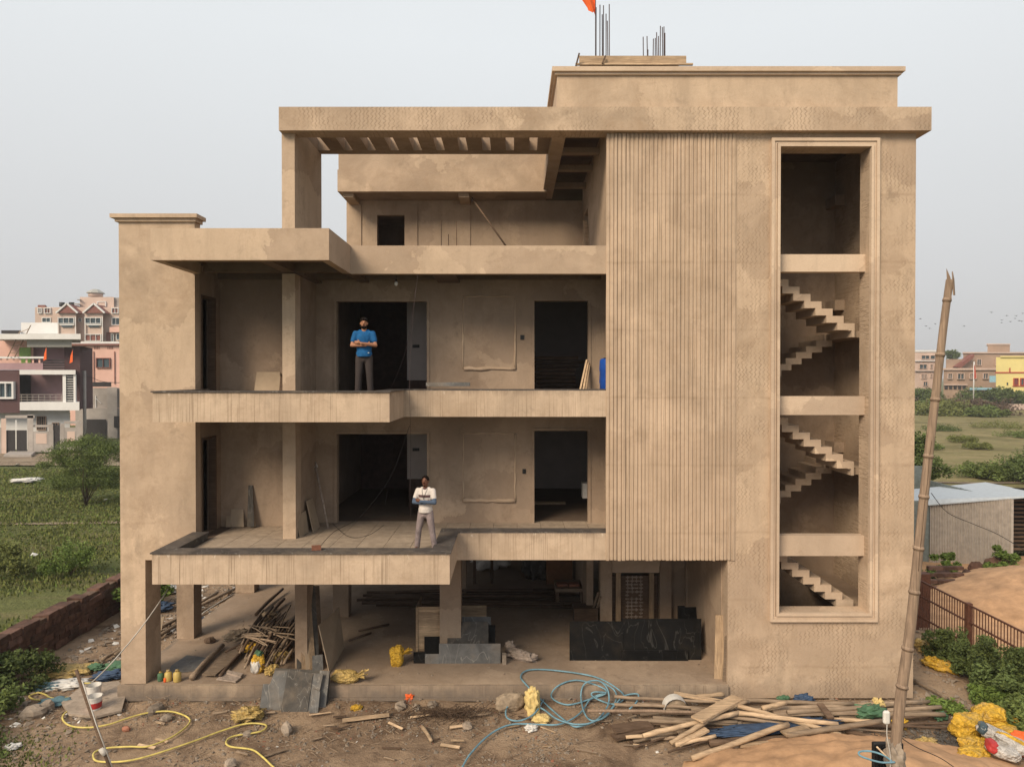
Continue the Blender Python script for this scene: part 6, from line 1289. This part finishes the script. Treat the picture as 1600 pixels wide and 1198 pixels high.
# ================================================================ PEOPLE
def person(label, x, y, z, rz, sc, kind, mats):
    t = thing('person', label, 'person', (0, 0, 0)); t.location = (x, y, z); 
    R = Matrix.Rotation(rz, 4, 'Z') @ Matrix.Scale(sc, 4)
    def put(m, name, mat, vox=None, smooth_it=6):
        me = bpy.data.meshes.new(name); me.from_pydata([tuple(R @ Vector(p)) for p in m.v], [], m.f); me.materials.append(mat)
        me.polygons.foreach_set('use_smooth', [True] * len(me.polygons)); o = bpy.data.objects.new(name, me); COL.objects.link(o); o.parent = t
        if vox:
            rm = o.modifiers.new('remesh', 'REMESH'); rm.mode = 'VOXEL'; rm.voxel_size = vox; rm.use_smooth_shade = True
            s = o.modifiers.new('smooth', 'SMOOTH'); s.factor = .5; s.iterations = smooth_it
        return o
    def cap(m, a, b, ra, rb):
        a, b = Vector(a), Vector(b); n = 5; m.tube([a.lerp(b, k / n) for k in range(n + 1)], [ra + (rb - ra) * k / n for k in range(n + 1)], 14); m.ell(a, (ra,) * 3, None, 14, 8); m.ell(b, (rb,) * 3, None, 14, 8)
    st = mats.get('stance', .0)
    sh = [Vector((s * .185, .0, 1.385)) for s in (1, -1)]; el = [Vector((.245, -.09, 1.13)), Vector((-.245, -.09, 1.13))]
    w1, w2 = Vector((-.04, -.225, 1.165)), Vector((.05, -.18, 1.125))
    hip = [Vector((s * .09, 0, .90)) for s in (1, -1)]; kn = [Vector((s * (.115 + st), -.02, .49)) for s in (1, -1)]; an = [Vector((s * (.135 + st * 1.7), .02, .09)) for s in (1, -1)]
    m = MB()
    m.ell((0, 0, 1.26), (.165, .105, .19)); m.ell((0, .0, 1.05), (.145, .1, .19)); m.ell((0, .005, .92), (.16, .11, .12)); cap(m, (0, .005, 1.38), (0, -.005, 1.50), .062, .052)
    m.ell((0, 0, 1.375), (.155, .065, .045))
    hd = Vector((0, -.02, 1.60)); m.ell(hd, (.074, .09, .112), None, 18, 14); m.ell(hd + Vector((0, -.03, -.06)), (.052, .058, .055)); m.ell(hd + Vector((0, -.092, -.005)), (.014, .022, .026)); m.ell(hd + Vector((0, -.082, .03)), (.05, .014, .012))
    for s in (1, -1): m.ell(hd + Vector((s * .076, .005, -.005)), (.012, .02, .032)); 
    for i in (0, 1):
        cap(m, sh[i], el[i], .044, .040); wv = (w1, w2)[i]; cap(m, el[i], wv, .042, .029)
        s = -1 if i == 0 else 1
        # hand: palm, four fingers, thumb
        pc = wv + Vector((s * .055, .035, .02)); m.ell(pc, (.046, .022, .038), Matrix.Rotation(-.25 * s, 3, 'Z'))
        for f in range(4):
            fz = .028 - f * .018; lf = (.062, .068, .064, .05)[f]
            b0 = pc + Vector((s * .035, .005, fz)); b1_ = b0 + Vector((s * lf * .5, .014, .003)); b2_ = b1_ + Vector((s * lf * .35, .026, 0)); cap(m, b0, b1_, .0095, .009); cap(m, b1_, b2_, .009, .008)
        cap(m, pc + Vector((-s * .01, -.005, .034)), pc + Vector((s * .025, -.004, .062)), .011, .009)
        cap(m, hip[i], kn[i], .082, .056); cap(m, kn[i], an[i], .056, .038); cap(m, an[i], an[i] + Vector((0, -.1, -.045)), .036, .03)
    put(m, 'body', mats['skin'], .0095, 3)
    m = MB(); m.ell((0, .0, 1.265), (.185, .125, .185)); m.ell((0, 0, 1.08), (.168, .125, .2)); m.ell((0, .004, .955), (.176, .128, .11)); m.ell((0, .0, 1.38), (.19, .085, .055)); m.tube([(-.11, 0, 1.425), (.11, 0, 1.425)], .045, 12); cap(m, (0, 0, 1.41), (.17, 0, 1.38), .055, .056); cap(m, (0, 0, 1.41), (-.17, 0, 1.38), .055, .056); m.tube([(0, .002, 1.0), (0, .002, .885)], [.155, .162], 20)
    for i in (0, 1): cap(m, sh[i] + Vector(((-.006 if i == 0 else .006), 0, -.004)), sh[i].lerp(el[i], .62), .066, .060); 
    put(m, 'shirt', mats['shirt'], .013, 5)
    if 'sleeve' in mats:
        for i in (0, 1): m = MB(); cap(m, sh[i].lerp(el[i], .5), el[i], .055, .051); cap(m, el[i], (w1, w2)[i], .051, .036); put(m, 'sleeve', mats['sleeve'], .012, 3)
    m = MB(); m.ell((0, .004, .93), (.168, .122, .12)); m.ell((0, .0, .83), (.11, .105, .08))
    for i in (0, 1): cap(m, hip[i] + Vector((0, 0, -.02)), kn[i], .094, .072); cap(m, kn[i], an[i] + Vector((0, 0, .0)), .072, .064)
    put(m, 'trousers', mats['trousers'], .013, 4)
    for i in (0, 1):
        m = MB(); m.ell(an[i] + Vector((0, -.06, -.045)), (.045, .13, .042)); m.ell(an[i] + Vector((0, .02, -.03)), (.045, .055, .055)); put(m, 'shoe', M['black'])
    m = MB(); m.ell(hd + Vector((0, .018, .035)), (.085, .092, .095), None, 16, 12)
    if kind == 1: m.ell(hd + Vector((0, -.01, .075)), (.078, .085, .06))
    put(m, 'hair', mats['hair'], .010, 2)
    if kind == 1: m = MB(); m.ell(hd + Vector((0, -.035, -.083)), (.060, .058, .045)); m.ell(hd + Vector((0, -.083, -.045)), (.03, .014, .008)); [m.ell(hd + Vector((s * .062, -.02, -.05)), (.014, .03, .04)) for s in (1, -1)]; put(m, 'beard', mats['hair'], .009, 1)
    else: m = MB(); m.ell(hd + Vector((0, -.085, -.042)), (.032, .012, .009)); m.ell(hd + Vector((0, -.065, -.10)), (.025, .025, .012)); put(m, 'moustache', mats['hair'])
    for s in (1, -1):
        m = MB(); m.ell(hd + Vector((s * .03, -.083, .012)), (.010, .005, .004)); put(m, 'eye', M['rag']); m = MB(); m.ell(hd + Vector((s * .03, -.0895, .012)), (.005, .004, .005)); put(m, 'pupil', M['black'])
        m = MB(); m.ell(hd + Vector((s * .031, -.085, .032)), (.02, .008, .005)); put(m, 'eyebrow', mats['hair'])
    m = MB(); m.ell(hd + Vector((0, -.088, -.057)), (.022, .008, .006)); put(m, 'mouth', mats['lip'])
    if kind == 2:
        def bandp(z0, z1, a0, a1, rx, ry, n=14):
            m = MB()
            for k in range(n + 1):
                th = a0 + (a1 - a0) * k / n
                for zz in (z0, z1): m.v.append(Vector((rx * math.sin(th), -ry * math.cos(th), zz)))
                if k: j = 2 * k; m.f.append([j - 2, j, j + 1, j - 1])
            return m
        put(bandp(1.245, 1.30, -.95, .95, .178, .128), 'chest_stripe', M['h_dbrown'])
        m = MB(); m.tube([(.07, -.02, 1.46), (.05, -.1, 1.38), (.02, -.135, 1.28), (0, -.14, 1.2)], .004, 5); m.tube([(-.07, -.02, 1.46), (-.05, -.1, 1.38), (-.02, -.135, 1.28), (0, -.14, 1.2)], .004, 5); put(m, 'lanyard', M['black'])
        m = MB(); m.tube([(0, .005, 1.425), (0, -.0, 1.46)], [.075, .062], 14, cap=False); put(m, 'collar', M['h_dbrown'])
    else:
        m = MB(); m.ell((.10, -.125, .97), (.02, .006, .008)); put(m, 'shirt_tag', M['white_plastic'])
        m = MB(); m.tube([(-.16, -.0, 1.33)], .001, 4, cap=False) if False else m.ell((.235, -.03, 1.30), (.012, .02, .014)); put(m, 'sleeve_mark', M['white_plastic'])
    return t
sk1 = simple('skin_light_brown', (.33, .155, .09), rough=.55, var=.06, bump=.05); sk2 = simple('skin_dark_brown', (.15, .062, .038), rough=.5, var=.06, bump=.05)
hairm = simple('hair_black', (.010, .007, .006), rough=.9, spec=.05); lip = simple('lip', (.18, .06, .05), rough=.5)
person('man in a bright blue t-shirt and dark trousers with arms crossed on the second floor', P(569, 560, -1.15).x, -1.15, Z(-.48), .12, 1.02, 1, dict(skin=sk1, hair=hairm, lip=lip, shirt=simple('blue_shirt', (.006, .085, .235), rough=.85, var=.2, scale=7, bump=.9), trousers=simple('dark_trousers', (.042, .033, .032), rough=.9, var=.15, scale=10)))
person('man in a white shirt with dark chest stripe and blue sleeves on the first floor', P(665, 800, -1.15).x, -1.15, Z(-3.805), -.22, .955, 2, dict(skin=sk2, hair=hairm, lip=lip, stance=.045, shirt=simple('white_shirt', (.56, .51, .48), rough=.85, var=.1, scale=7, bump=.9), sleeve=simple('blue_grey_sleeve', (.07, .10, .155), rough=.9, var=.12), trousers=simple('mauve_trousers', (.23, .185, .185), rough=.9, var=.3, scale=7, bump=1.)))

# every labelled top-level object is a thing unless it says otherwise
for o in S.objects:
    if o.parent is None and o.get('category') and not o.get('kind'): o['kind'] = 'thing'
# ================================================================ HAZE
hz = MB(); hz.box(-1600, 1600, -70, 2700, -1.2, 40)
hm = bpy.data.materials.new('haze_air'); hm.use_nodes = True; ht = hm.node_tree; ht.nodes.clear()
ho = ht.nodes.new('ShaderNodeOutputMaterial'); hv = ht.nodes.new('ShaderNodeVolumePrincipled')
hv.inputs['Color'].default_value = (.95, .96, 1, 1); hv.inputs['Density'].default_value = .00045; hv.inputs['Anisotropy'].default_value = .2
ht.links.new(hv.outputs[0], ho.inputs['Volume'])
hz.build('haze', hm, kind='stuff')
